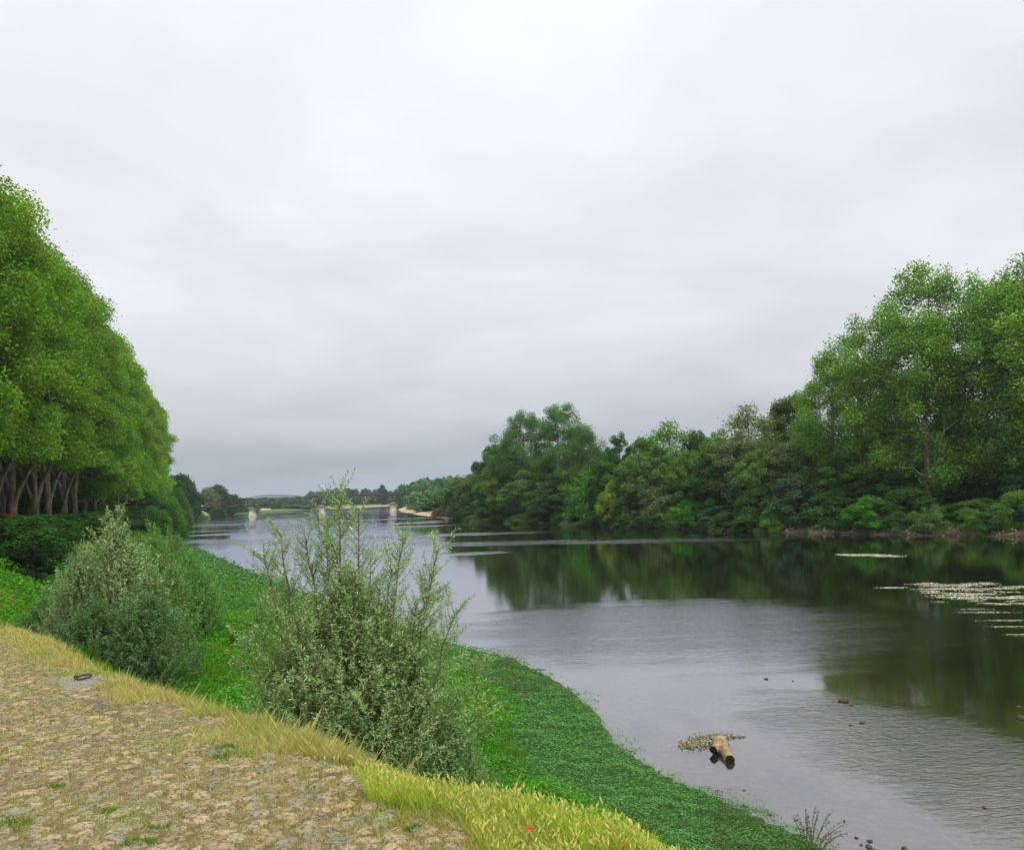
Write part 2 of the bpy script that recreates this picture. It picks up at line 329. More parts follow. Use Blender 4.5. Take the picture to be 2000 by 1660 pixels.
# ------------------------------------------------------------------ water
def build_water():
    m, nt, N, L = new_mat('river_water')
    out = N('ShaderNodeOutputMaterial')
    g = N('ShaderNodeNewGeometry'); sp = N('ShaderNodeSeparateXYZ'); L(g.outputs['Position'], sp.inputs[0])
    def mp(scale, rot=0):
        x = N('ShaderNodeMapping'); x.inputs['Scale'].default_value = scale; x.inputs['Rotation'].default_value = (0, 0, rot); L(g.outputs['Position'], x.inputs[0]); return x.outputs[0]
    def noise(v, s, d=3, ro=.5, dist=0):
        n = N('ShaderNodeTexNoise'); n.inputs['Scale'].default_value = s; n.inputs['Detail'].default_value = d; n.inputs['Roughness'].default_value = ro; n.inputs['Distortion'].default_value = dist
        L(v, n.inputs['Vector']); return n.outputs[0]
    def rng_(v, a, b, c=0, d=1):
        x = N('ShaderNodeMapRange'); x.interpolation_type = 'SMOOTHSTEP'; x.inputs[1].default_value = a; x.inputs[2].default_value = b; x.inputs[3].default_value = c; x.inputs[4].default_value = d; L(v, x.inputs[0]); return x.outputs[0]
    def ma(op, a, b):
        x = N('ShaderNodeMath'); x.operation = op
        for i, q in enumerate((a, b)):
            if isinstance(q, (int, float)): x.inputs[i].default_value = q
            else: L(q, x.inputs[i])
        return x.outputs[0]
    # wind patches: long lenses across the stream
    patch = noise(mp((.012, .05, 1), .15), 1.0, 4, .6, .5)
    wind = rng_(patch, .50, .60)
    X, Y = sp.outputs[0], sp.outputs[1]
    def lens(cx, cy, rx, ry, rot=0.0):     # a gust footprint on the river at a fixed place
        dx = ma('SUBTRACT', X, cx); dy = ma('SUBTRACT', Y, cy)
        c, s = math.cos(rot), math.sin(rot)
        u = ma('DIVIDE', ma('ADD', ma('MULTIPLY', dx, c), ma('MULTIPLY', dy, s)), rx)
        v = ma('DIVIDE', ma('SUBTRACT', ma('MULTIPLY', dy, c), ma('MULTIPLY', dx, s)), ry)
        q = ma('ADD', ma('MULTIPLY', u, u), ma('MULTIPLY', v, v))
        q = ma('ADD', q, ma('MULTIPLY', ma('SUBTRACT', noise(mp((.08, .5, 1), rot), 1, 3), .5), 1.6))
        return rng_(q, .1, 1.35, 1, 0)
    near = lens(*gp(1330, 1225)[:2], 11, 8.5, .0)
    rap = ma('MAXIMUM', lens(9.3, 16, 7.5, 2.8, -1.2), lens(12.5, 13, 5, 4.5, 0))
    b1 = lens(*gp(1130, 1058)[:2], 24, 5.0, -.28); b2 = lens(*gp(950, 1042)[:2], 12, 5, -.2); b3 = lens(*gp(930, 1080)[:2], 4, 2.2, 0)
    far = rng_(Y, 90, 190)
    amt = ma('MAXIMUM', ma('MAXIMUM', ma('MULTIPLY', near, .26), ma('MULTIPLY', rap, .33)), ma('MAXIMUM', ma('MULTIPLY', b1, rng_(noise(mp((.10, .9, 1), -.2), 1.0, 4, .65), .46, .60)), ma('MAXIMUM', b2, b3)))
    amt = ma('ADD', ma('ADD', amt, .022), ma('MULTIPLY', ma('MULTIPLY', wind, far), .8))
    w1 = noise(mp((1.0, 2.3, 1), .15), 2.6, 4, .6, 1.1)
    w2 = noise(mp((1.0, 2.0, 1), -.1), 9.0, 2, .5, .2)
    w0 = noise(mp((.6, 1.6, 1), .3), .55, 2, .5)
    h = ma('ADD', ma('ADD', ma('MULTIPLY', w1, .055), ma('MULTIPLY', w2, .016)), ma('MULTIPLY', w0, .03))
    h = ma('MULTIPLY', h, amt)
    b = N('ShaderNodeBump'); b.inputs['Strength'].default_value = 1; b.inputs['Distance'].default_value = 1.0; L(h, b.inputs['Height'])
    lw = N('ShaderNodeLayerWeight'); lw.inputs['Blend'].default_value = .5; L(b.outputs[0], lw.inputs['Normal'])
    refl = ma('ADD', ma('MULTIPLY', ma('POWER', lw.outputs['Facing'], 3.0), .80), .17)
    gl = N('ShaderNodeBsdfGlossy'); gl.inputs['Color'].default_value = (.90, .92, 1.0, 1); L(b.outputs[0], gl.inputs['Normal'])
    L(ma('ADD', .01, ma('MULTIPLY', amt, .02)), gl.inputs['Roughness'])
    tr = N('ShaderNodeBsdfTransparent'); tr.inputs[0].default_value = (.66, .64, .50, 1)
    df = N('ShaderNodeBsdfDiffuse'); df.inputs[0].default_value = (.035, .035, .018, 1)
    mx0 = N('ShaderNodeMixShader'); mx0.inputs[0].default_value = .08; L(tr.outputs[0], mx0.inputs[1]); L(df.outputs[0], mx0.inputs[2])
    mx = N('ShaderNodeMixShader'); L(refl, mx.inputs[0]); L(mx0.outputs[0], mx.inputs[1]); L(gl.outputs[0], mx.inputs[2]); L(mx.outputs[0], out.inputs[0])
    V = np.array([(-420, -60, 0), (700, -60, 0), (700, 1100, 0), (-420, 1100, 0)], float)
    me = mesh_np('river_water', V, np.array([[0, 1, 2, 3]]), m); tag(link('river_water', me), kind='structure')
build_water()

# ------------------------------------------------------------------ haze
def build_haze():
    m, nt, N, L = new_mat('haze_air'); out = N('ShaderNodeOutputMaterial'); v = N('ShaderNodeVolumePrincipled')
    v.inputs['Color'].default_value = (.80, .90, 1.0, 1); v.inputs['Density'].default_value = .00018; v.inputs['Anisotropy'].default_value = .2
    L(v.outputs[0], out.inputs['Volume'])
    x, y0, y1, z0, z1 = 3400, -3400, 3400, -4, 75
    V = np.array([(-x, y0, z0), (x, y0, z0), (x, y1, z0), (-x, y1, z0), (-x, y0, z1), (x, y0, z1), (x, y1, z1), (-x, y1, z1)], float)
    Fq = np.array([[3, 2, 1, 0], [4, 5, 6, 7], [0, 1, 5, 4], [1, 2, 6, 5], [2, 3, 7, 6], [3, 0, 4, 7]])
    tag(link('haze', mesh_np('haze', V, Fq, m)), kind='stuff')
USE_HAZE = True
if USE_HAZE: build_haze()

# ------------------------------------------------------------------ trees
def gen_tree(seed, H, trunk_h, prof, n_clump, n_leaf, L, W, clump_r, fork=None, r0=.35, droop=.3, inner=.42, flat=.7, lean=0.0, upb=.5, tubek=5, outv=.8, limbs=0):
    """prof(t)->radius at crown fraction t. returns wood (V,F), leaves (V,F,shade)"""
    r = np.random.default_rng(seed)
    # clump centres
    C = []
    while len(C) < n_clump:
        t = r.uniform(0, 1); R_ = prof(t); Rm = max(prof(x) for x in (0.05, .2, .35, .5, .65, .8, .95))
        if r.uniform() > (R_ / Rm) ** 1.3 + .05: continue
        a = r.uniform(0, 2 * np.pi); q = r.uniform(inner, 1) ** .6
        C.append((R_ * q * np.cos(a), R_ * q * np.sin(a), trunk_h + t * (H - trunk_h)))
    C = np.array(C); C[:, :2] *= (1 + r.normal(0, .12, (n_clump, 1))); C[:, 2] += r.normal(0, .035 * H, n_clump) * (C[:, 2] < trunk_h + .3 * (H - trunk_h)); C[:, 0] += lean * C[:, 2]
    # skeleton
    top = trunk_h + (H - trunk_h) * .72; nt_ = 9
    zz = np.linspace(0, top, nt_); wob = np.cumsum(r.normal(0, .018 * H / nt_, (nt_, 2)), 0); wob[0] = 0
    nodes = [np.array([wob[i, 0] + lean * zz[i], wob[i, 1], zz[i]]) for i in range(nt_)]; par = [-1] + list(range(nt_ - 1)); cnt = [0] * nt_
    minz = trunk_h * .8
    order = np.argsort(np.hypot(C[:, 0], C[:, 1]) + .25 * np.abs(C[:, 2] - trunk_h))
    br = []
    for ci in order:
        c = C[ci]; A = np.array(nodes); d = np.linalg.norm(A - c, axis=1); hz = np.hypot(A[:, 0] - c[0], A[:, 1] - c[1])
        cost = d + 3.0 * np.maximum(0, A[:, 2] - (c[2] - .45 * hz)) + 50 * (A[:, 2] < minz)
        p = int(np.argmin(cost)); a = nodes[p]; ids = [p]
        m1 = a + (c - a) * .4 + np.array([0, 0, .06 * d[p]]) + r.normal(0, .04 * d[p], 3); m2 = a + (c - a) * .75 + np.array([0, 0, .07 * d[p]]) + r.normal(0, .04 * d[p], 3)
        for q in (m1, m2, c):
            nodes.append(q); par.append(ids[-1]); cnt.append(0); ids.append(len(nodes) - 1)
        k = ids[-1]
        while k >= 0: cnt[k] += 1; k = par[k]
        br.append(ids)
    tot = max(cnt); rad = lambda k: max(r0 * (cnt[k] / tot) ** .55, r0 * .045)
    W_ = []
    tr = [rad(i) for i in range(nt_)]; tr[0] = r0 * 1.35; tr[1] = max(tr[1], r0 * 1.02)
    W_.append(tube([nodes[i] for i in range(nt_)], tr, 8))
    for ids in br:
        pts = [nodes[i] for i in ids]; rr = [rad(i) for i in ids]; rr[0] = min(rr[0], rr[1] * 1.15); W_.append(tube(pts, rr, tubek))
    for k in range(limbs):       # heavy leaning limbs that fork low from the trunk
        a = k * 2 * np.pi / limbs + r.uniform(-.5, .5); z0 = r.uniform(.9, 3.2); l = r.uniform(3.2, 5.2); t = np.linspace(0, 1, 8)
        W_.append(tube(np.stack([np.cos(a) * l * t ** 1.25, np.sin(a) * l * t ** 1.25, z0 + (trunk_h + 2.5 - z0) * t ** .85 + .25 * np.sin(5 * t)], 1), r0 * (.78 - .5 * t), 7))
    wV, wF, _ = cat_meshes(W_)
    # leaves
    cr = clump_r * r.uniform(.65, 1.3, n_clump); w = cr ** 2; w /= w.sum(); idx = r.choice(n_clump, n_leaf, p=w)
    d = rnd_dir(n_leaf, r); rad_ = (r.uniform(0, 1, n_leaf) ** .45)[:, None]
    off = d * rad_ * cr[idx][:, None] * np.array([1, 1, flat]); off[:, 2] -= droop * (off[:, 0] ** 2 + off[:, 1] ** 2) / (cr[idx] + 1e-6)
    stray = r.uniform(0, 1, n_leaf) < .10; off[stray] *= r.uniform(1.1, 1.75, (int(stray.sum()), 1))
    P = C[idx] + off
    ax = P - np.array([0, 0, trunk_h + .35 * (H - trunk_h)]); ax /= np.linalg.norm(ax, axis=1)[:, None] + 1e-6
    nrm = outv * (.5 * ax + .5 * d) + rnd_dir(n_leaf, r) * .75 + np.array([0, 0, upb])
    dr_ = rnd_dir(n_leaf, r) + d * .5 + np.array([0, 0, -.35])
    chue = hue(n_clump, 1, .12, .04, r)[idx]
    return (wV, wF), leaves(P, dr_, nrm, L * r.uniform(.6, 1.35, n_leaf), W * r.uniform(.6, 1.3, n_leaf), .2, hue(n_leaf, 1, .24, .06, r) * chue)
def tree_meshes(name, bark, leafm, *a, **k):
    (wV, wF), (lV, lF, sh) = gen_tree(*a, **k)
    return mesh_np(name + '_trunk', wV, wF, bark, smooth=True), mesh_np(name + '_crown', lV, lF, leafm, sh)
def put_tree(kind, meshes, x, y, z, sc, tint, label, cat='tree', group=None, rz=None, r=rng):
    o = empty(kind, (x, y, z), label, cat, group, r.uniform(0, 6.28) if rz is None else rz); o.scale = sc
    link('trunk' if cat == 'tree' else 'stem', meshes[0], o); c = link('crown', meshes[1], o); c.color = (*tint, 1)
    return o
def col_prof(R_):   # pruned avenue plane: tall column with a rounded top
    return lambda t: R_ * (1 - .8 * max(0, (t - .74) / .26) ** 2.2) * (.86 + .14 * min(1, t / .12)) + .3
def round_prof(R_, lo=.25):
    return lambda t: R_ * max(.12, math.sin(math.pi * min(1, max(0, .12 + .85 * t))) ** .7)
def dome_prof(R_):
    return lambda t: R_ * math.sqrt(max(.02, 1 - (t * .98) ** 2.2))
PL = [tree_meshes('plane', M_bark_plane, M_leaf, 11 + i, 30.5, 7.4, col_prof(6.1), 170, 80000, .25, .21, 1.55, r0=.36, droop=.45, inner=.45, limbs=3) for i in range(2)]
PL.append(tree_meshes('plane_low', M_bark_plane, M_leaf, 19, 30.5, 3.2, col_prof(6.1), 170, 70000, .32, .27, 1.6, r0=.33, droop=.45, inner=.45))
RP = [tree_meshes('big_plane', M_bark_plane, M_leaf, 31 + i, 30, 4.2, round_prof(7.5), 170, 42000, .29, .24, 1.5, r0=.42, droop=.25, inner=.12, flat=.9) for i in range(3)]
MD = [tree_meshes('mid_tree', M_bark, M_leaf, 51 + i, 16, 2.6, round_prof(5.0), 120, 22000, .34, .25, 1.0, r0=.22, droop=.2, inner=.15, flat=.8) for i in range(4)]
FX = [tree_meshes('feather', M_bark, M_leaf, 61 + i, 16, 3.5, round_prof(4.2), 60, 6500, .50, .20, 1.5, r0=.2, droop=-.1, inner=.2, flat=.8) for i in range(1)]
SH = [tree_meshes('shrub', M_bark, M_leaf, 71 + i, 7, .3, dome_prof(3.6), 60, 12000, .32, .22, 1.05, r0=.14, droop=.25, inner=.35, flat=.7) for i in range(4)]
FT = [tree_meshes('far_tree', M_bark, M_leaf, 81 + i, 15, 1.2, round_prof(6.0), 45, 5000, 1.05, .85, 1.9, r0=.3, droop=.2, inner=.4, flat=.75, tubek=4) for i in range(3)]

# left avenue
def nth(k):
    tens = ['', '', 'twenty', 'thirty', 'forty']; return ORD[k] if k < 20 else (tens[(k + 1) // 10] + '-' + ORD[(k + 1) % 10 - 1] if (k + 1) % 10 else ['twentieth', 'thirtieth', 'fortieth'][(k + 1) // 10 - 2])
ORD = ['first', 'second', 'third', 'fourth', 'fifth', 'sixth', 'seventh', 'eighth', 'ninth', 'tenth', 'eleventh', 'twelfth', 'thirteenth', 'fourteenth', 'fifteenth', 'sixteenth', 'seventeenth', 'eighteenth', 'nineteenth', 'twentieth', 'twenty-first', 'twenty-second', 'twenty-third', 'twenty-fourth']
T_pl = np.array([.165, .320, .026])
def plane_avenue():
    A = np.array([-42., 53.]); B = np.array([-107., 225.]); u = (B - A) / np.linalg.norm(B - A); nrm = np.array([-u[1], u[0]])
    total = 0
    for row in range(2):
        n = 24 if row == 0 else 20
        for k in range(n):
            s = -12 + k * 8.6 + row * 4.3; p = A + u * s + nrm * (row * 8.5) + rng.normal(0, .25, 2)
            z = float(ground_z([p])[0]) - .05; i = (k + row) % 2 if (k < 9 or (row == 0 and k < 12 and k % 2)) else 2
            hs = rng.uniform(.97, 1.05) * min(1.10, .93 + .025 * k) * (1.0 if row == 0 else 1.03)
            if row == 0:
                if k <= 1: lab = 'plane tree nearest the camera in the left avenue, trunk outside the frame' if k == 0 else 'second nearest plane tree of the left avenue, trunk outside the frame'
                elif k == n - 1: lab = 'last plane tree of the avenue front row, its crown against open sky'
                else: lab = ORD[k] + ' plane tree in the front row of the avenue, counted from the near end'
                g = 'plane trees in the front row of the avenue'
            else:
                lab = nth(k) + ' plane tree from the near end in the shaded back row of the avenue'; g = 'plane trees in the back row of the avenue'
            t = T_pl * rng.uniform(.88, 1.1) * np.array([rng.uniform(.9, 1.12), 1, 1])
            o = put_tree('plane_tree', PL[i], p[0], p[1], z, (1, 1, hs), t, lab, 'tree', g)
    # dense dark growth behind the avenue
    for k in range(12):
        p = A + u * (k * 19 - 8) + nrm * 24 + rng.normal(0, 1, 2); z = float(ground_z([p])[0])
        if k < 11:
            for q in range(2):
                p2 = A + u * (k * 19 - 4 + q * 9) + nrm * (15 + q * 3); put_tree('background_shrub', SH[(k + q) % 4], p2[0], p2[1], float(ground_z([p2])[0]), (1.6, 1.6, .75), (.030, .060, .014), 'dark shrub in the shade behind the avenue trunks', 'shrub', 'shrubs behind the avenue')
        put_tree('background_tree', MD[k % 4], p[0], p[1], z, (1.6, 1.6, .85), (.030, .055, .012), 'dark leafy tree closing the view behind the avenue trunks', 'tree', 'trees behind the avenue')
plane_avenue()

def place_col(kind, meshes, px, top, d, wpx, Hm, Rm, tint, label, cat='tree', group=None, zb=None):
    """tree whose crown stands at column px with its top at row top, at distance d"""
    mid = at(px, (top + 980) / 2, d); tp = at(px, top, d)
    z = float(ground_z([mid[:2]])[0]) if zb is None else zb
    h = tp[2] - z; rs = wpx / 2 * d / F / Rm
    return put_tree(kind, meshes, mid[0], mid[1], z - .05, (rs, rs, max(h, 1) / Hm), tint, label, cat, group)
RSp = np.array([(2300, 66), (2000, gp(2000, 1048)[1]), (1800, gp(1800, 1046)[1]), (1500, gp(1500, 1040)[1]), (1350, gp(1350, 1034)[1]), (1200, gp(1200, 1029)[1]), (1100, gp(1100, 1025)[1]), (1000, gp(1000, 1021)[1]), (950, gp(950, 1018.5)[1]), (885, gp(885, 1014)[1]), (840, 255)])
def sd_(px): return float(np.interp(px, RSp[::-1, 0], RSp[::-1, 1]))
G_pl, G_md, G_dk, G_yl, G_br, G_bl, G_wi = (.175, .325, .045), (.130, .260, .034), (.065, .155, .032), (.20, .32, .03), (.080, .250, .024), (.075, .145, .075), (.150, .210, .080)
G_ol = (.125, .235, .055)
def right_bank():
    # (kind, mesh, px, top, off, width px, H, R, tint, label)
    big = [
     (0, 2180, 430, 12, 330, G_pl, 'huge plane tree standing just past the right edge of the picture'),
     (1, 2040, 478, 10, 280, G_pl, 'tallest plane tree on the far bank, cut by the right edge'),
     (2, 1925, 528, 13, 230, G_pl, 'second tallest plane tree left of the tree cut by the right edge'),
     (0, 1805, 522, 9, 235, G_pl, 'tall open plane tree with its pale trunk standing clear above the shaded bank'),
     (1, 1700, 600, 10, 190, G_pl, 'plane tree stepping down left of the tallest far-bank trees'),
     (2, 1628, 682, 11, 150, G_pl, 'lowest plane tree at the left end of the tall group, one branch reaching left'),
     (0, 2010, 580, 26, 260, G_md, 'dark plane tree filling the gap behind the tallest far-bank trees')]
    for i, px, top, off, w, t, lab in big:
        place_col('plane_tree', RP[i], px, top, sd_(px) + off, w, 30, 7.6, t, lab)
    mids = [
     (MD[0], 1545, 772, 26, 120, 16, 5, (.10, .165, .035), 'pale feathery round-topped tree left of the tall plane trees'),
     (FX[0], 1462, 790, 16, 110, 16, 4.2, (.17, .25, .08), 'thin pale half-bare tree with feathery twigs against the sky'),
     (MD[2], 1590, 830, 14, 130, 16, 5, G_pl, 'bushy tree growing under the reaching branch of the plane tree'),
     (MD[1], 1405, 836, 18, 90, 16, 5, G_md, 'mid green tree right of the small pointed tree on the far bank'),
     (MD[3], 1360, 842, 20, 70, 16, 5, (.05, .12, .02), 'small tree with two bright pointed tops on the far bank'),
     (FX[0], 1308, 822, 16, 105, 16, 4.2, G_md, 'loose tree with see-through top in the middle of the far bank'),
     (MD[0], 1262, 852, 14, 80, 16, 5, G_md, 'dark tree with fingered leaf tufts left of the see-through treetop'),
     (MD[2], 1212, 848, 15, 84, 16, 5, G_dk, 'darkest tree of the far bank skyline, blue-green crown'),
     (RP[1], 1142, 826, 14, 100, 30, 7.6, (.095, .20, .042), 'slim tree with straight pale trunk right of the highest round crown'),
     (RP[0], 1095, 790, 16, 150, 30, 7.6, (.105, .23, .05), 'highest round-crowned tree of the middle far bank, right half of the dome'),
     (RP[2], 1025, 800, 17, 130, 30, 7.6, (.095, .20, .05), 'left half of the high rounded dome of trees on the far bank'),
     (MD[1], 985, 850, 14, 90, 16, 5, G_md, 'tree on the left shoulder of the high dome of trees'),
     (MD[3], 962, 872, 20, 60, 16, 5, (.045, .09, .03), 'blue-green tree sloping down left of the high dome'),
     (MD[0], 936, 900, 26, 50, 16, 5, G_dk, 'small dark see-through tree at the left foot of the dome')]
    for m, px, top, off, w, H, R_, t, lab in mids:
        place_col('bank_tree', m, px, top, sd_(px) + off, w, H, R_ * 1.05, t, lab)
    front = [
     (SH[0], 893, 932, 3, 46, G_wi, 'light green willow bush at the left end of the far-bank trees'),
     (MD[1], 918, 928, 6, 60, G_wi, 'light willow next to the left end of the far-bank trees'),
     (MD[2], 955, 920, 5, 64, G_md, 'mid green bank tree right of the light willow'),
     (MD[3], 987, 905, 9, 84, G_yl, 'yellow-green rounded tree below the left shoulder of the dome'),
     (MD[0], 1010, 940, 4, 80, G_ol, 'olive bush tree leaning to the water under the dome'),
     (MD[1], 1052, 905, 7, 100, G_ol, 'wide olive-brown tree under the high dome'),
     (MD[2], 1078, 945, 3, 90, G_dk, 'dark bush overhanging the water under the dome'),
     (MD[3], 1120, 900, 10, 70, G_md, 'green tree in front of the straight pale trunk'),
     (SH[1], 1146, 922, 3, 84, G_br, 'bright green leafy tree hanging down to the water in mid bank'),
     (MD[0], 1185, 900, 7, 80, G_dk, 'dark tree right of the bright green leafy tree'),
     (SH[2], 1196, 940, 2.5, 60, G_yl, 'yellow-green bush above the small sandy cut in the bank'),
     (MD[1], 1238, 885, 7, 90, G_ol, 'grey-green willow above the bare earth bank'),
     (SH[3], 1225, 965, 2.5, 60, G_dk, 'low black-green bush above the bare earth bank'),
     (MD[2], 1290, 868, 8, 110, G_ol, 'large olive willow with drooping branches in mid bank'),
     (SH[0], 1290, 950, 3, 80, G_wi, 'grey-green bush hanging under the large olive willow'),
     (MD[3], 1345, 880, 8, 90, G_md, 'mid green tree above the small bright maple bush'),
     (SH[1], 1343, 978, 1.5, 66, G_br, 'small bright green maple bush hanging low over the water'),
     (MD[0], 1392, 875, 6, 100, G_dk, 'deep green tree with layered branches on the far bank'),
     (SH[2], 1408, 985, 2, 80, G_bl, 'low blue-green bush right of the small maple bush'),
     (MD[1], 1440, 842, 8, 130, G_wi, 'wide pale olive willow with a drooping crown'),
     (MD[2], 1478, 880, 5, 110, G_ol, 'olive tree below the thin half-bare tree'),
     (SH[3], 1480, 960, 2.5, 90, G_dk, 'shaded bush below the wide olive willow'),
     (MD[3], 1540, 870, 7, 120, G_wi, 'olive willow below the pale feathery tree'),
     (SH[0], 1556, 925, 3, 110, G_bl, 'blue-green elder bush reaching down to the water'),
     (SH[1], 1620, 960, 4, 110, G_dk, 'dark branchy bush left of the bright green shrub'),
     (MD[0], 1648, 880, 8, 120, G_md, 'tree hidden in shade under the lowest plane tree'),
     (SH[2], 1696, 968, 1.5, 84, G_br, 'bright green shrub on the waterline under the plane trees'),
     (MD[1], 1730, 905, 8, 130, G_dk, 'dark tree with flat layered branches behind the bright shrub'),
     (SH[3], 1775, 955, 5, 120, G_dk, 'dark layered bush right of the bright waterline shrub'),
     (MD[2], 1800, 930, 12, 110, G_md, 'young tree in the shade beside the clear pale trunk'),
     (SH[0], 1850, 985, 5, 100, G_dk, 'low dark bush below the clear pale trunk'),
     (SH[1], 1905, 975, 6, 120, G_md, 'low bush on the shaded bank left of the double trunk'),
     (MD[3], 1935, 900, 16, 150, G_dk, 'dark undergrowth tree behind the double trunk'),
     (SH[2], 1962, 985, 3.5, 80, G_bl, 'small bush with a pale tip near the right edge of the far bank'),
     (SH[3], 1992, 960, 3, 90, G_md, 'leafy bush cut by the right edge of the far bank'),
     (MD[0], 2040, 900, 8, 150, G_dk, 'shaded tree just past the right edge of the far bank'),
     (SH[0], 2120, 950, 3, 160, G_md, 'bush just past the right edge, beyond the leafy bush')]
    for m, px, top, off, w, t, lab in front:
        sh = m in SH
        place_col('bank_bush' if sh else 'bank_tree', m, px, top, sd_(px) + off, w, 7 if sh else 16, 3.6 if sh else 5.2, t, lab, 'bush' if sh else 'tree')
    # backing rank
    for k in range(30):
        px = 905 + k * 40; d = sd_(px) + 34 + 6 * rng.uniform()
        top = np.interp(px, [905, 1000, 1150, 1250, 1550, 1650, 1900, 2100], [945, 880, 880, 885, 870, 860, 830, 790]) + rng.uniform(0, 18)
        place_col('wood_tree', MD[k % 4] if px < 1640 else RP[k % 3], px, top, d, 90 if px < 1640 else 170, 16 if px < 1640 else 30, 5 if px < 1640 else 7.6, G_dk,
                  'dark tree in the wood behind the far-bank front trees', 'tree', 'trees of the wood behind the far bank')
    for k in range(14):
        px = 1500 + k * 45; d = sd_(px) + 48; top = np.interp(px, [1500, 1700, 2100], [900, 840, 800])
        place_col('wood_tree', MD[k % 4], px, top, d, 150, 16, 5, G_dk, 'dark tree in the wood behind the far-bank front trees', 'tree', 'trees of the wood behind the far bank')
    q = np.random.default_rng(90)
    for k in range(46):     # overhanging fringe at the water
        px = 905 + k * 24 + q.uniform(-8, 8)
        if px > 1330 and q.uniform() < .45: continue
        t = [G_dk, G_md, G_ol, G_dk][k % 4]; d = sd_(px) + q.uniform(1.0, 2.2)
        place_col('waterside_bush', SH[k % 4], px, 1000 + q.uniform(-14, 14), d, 46 + q.uniform(-12, 16), 7, 3.6, t, nth(k) + ' low bush from the left in the fringe overhanging the far waterline', 'bush', 'low bushes fringing the far bank', zb=.05)
    for k in range(34):     # undergrowth of the wood
        px = 920 + k * 36; d = sd_(px) + rng.uniform(14, 24); top = rng.uniform(920, 945)
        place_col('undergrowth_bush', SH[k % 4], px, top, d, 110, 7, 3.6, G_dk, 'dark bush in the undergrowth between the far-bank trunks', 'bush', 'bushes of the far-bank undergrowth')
right_bank()

# far trees
def far_trees():
    # left of the bridge
    for i, (px, top, d, w, t, lab) in enumerate([
        (352, 930, 300, 56, (.018, .05, .014), 'dense dark poplar clump right of the end of the avenue'),
        (372, 936, 320, 40, (.018, .05, .014), 'dark poplar at the right end of the dense clump behind the bridge end'),
        (325, 925, 290, 60, (.018, .05, .014), 'dark poplar half hidden by the avenue'),
        (405, 956, 420, 44, (.085, .115, .055), 'pale silvery willow behind the left end of the bridge'),
        (418, 950, 470, 50, (.02, .05, .018), 'dark rounded tree behind the silvery willow'),
        (442, 960, 480, 30, (.02, .05, .018), 'small round tree standing up behind the bridge'),
        (455, 968, 480, 40, (.025, .055, .02), 'low tree right of the small round tree behind the bridge')]):
        place_col('far_tree', FT[i % 3], px, top, d, w, 15, 6.2, np.array(t) * 1.9, lab, 'tree', None)
    for px, top, d, w in ((862, 990, 232, 26), (874, 994, 226, 22), (850, 996, 238, 18)):
        place_col('spit_bush', SH[0], px, top, d, w, 7, 3.6, (.17, .13, .05), 'low red-brown bush on the sandy spit before the far-bank trees', 'bush', 'red-brown bushes on the sandy spit')
    def band(x0, x1, step, topf, d, t, lab, grp, w):
        for k, px in enumerate(np.arange(x0, x1, step)):
            jx = rng.uniform(-step * .3, step * .3)
            o = place_col('far_tree', FT[(k * 7) % 3], px + jx, topf(px) + rng.uniform(-2.0, 2.5), d + rng.uniform(-15, 25), w * rng.uniform(.8, 1.3), 15, 6.2, np.array(t) * 3.0 * rng.uniform(.75, 1.3), lab if x0 == 650 or d > 700 else nth(k) + ' from the left: ' + lab, 'tree', grp)
    band(450, 640, 11, lambda p: np.interp(p, [450, 500, 560, 640], [972, 975, 971, 966]), 800, (.028, .058, .028), 'distant dark tree in the wood beyond the bridge, left part', 'distant trees beyond the bridge on the left', 22)
    band(440, 505, 12, lambda p: 984, 520, (.04, .085, .02), 'shore bush behind the left bridge span', 'shore bushes behind the left bridge span', 20)
    band(528, 620, 12, lambda p: 985, 600, (.035, .075, .028), 'rounded shore bush between the first and second pier', 'shore bushes between the first and second pier', 20)
    band(610, 800, 11, lambda p: np.interp(p, [610, 640, 700, 760, 800], [962, 956, 956, 958, 950]), 850, (.022, .05, .024), 'distant tree in the wood behind the middle of the bridge', 'distant trees behind the middle of the bridge', 24)
    place_col('far_tree', FT[0], 747, 949, 760, 18, 15, 6.2, (.02, .05, .022), 'lone round tree rising above the distant wood near the third pier', 'tree', None)
    band(790, 900, 13, lambda p: np.interp(p, [790, 830, 880, 900], [946, 936, 932, 935]), 480, (.035, .075, .026), 'leafy tree in the wood where the bridge meets the right shore', 'trees at the right end of the bridge', 36)
    band(815, 905, 15, lambda p: np.interp(p, [815, 900], [962, 950]), 330, (.04, .085, .026), 'lower tree on the right shore in front of the bridge end', 'trees in front of the right end of the bridge', 34)
    band(650, 800, 12, lambda p: 972, 790, (.022, .055, .024), 'low distant bush above the sandy far shore', 'bushes above the far shore', 22)
far_trees()
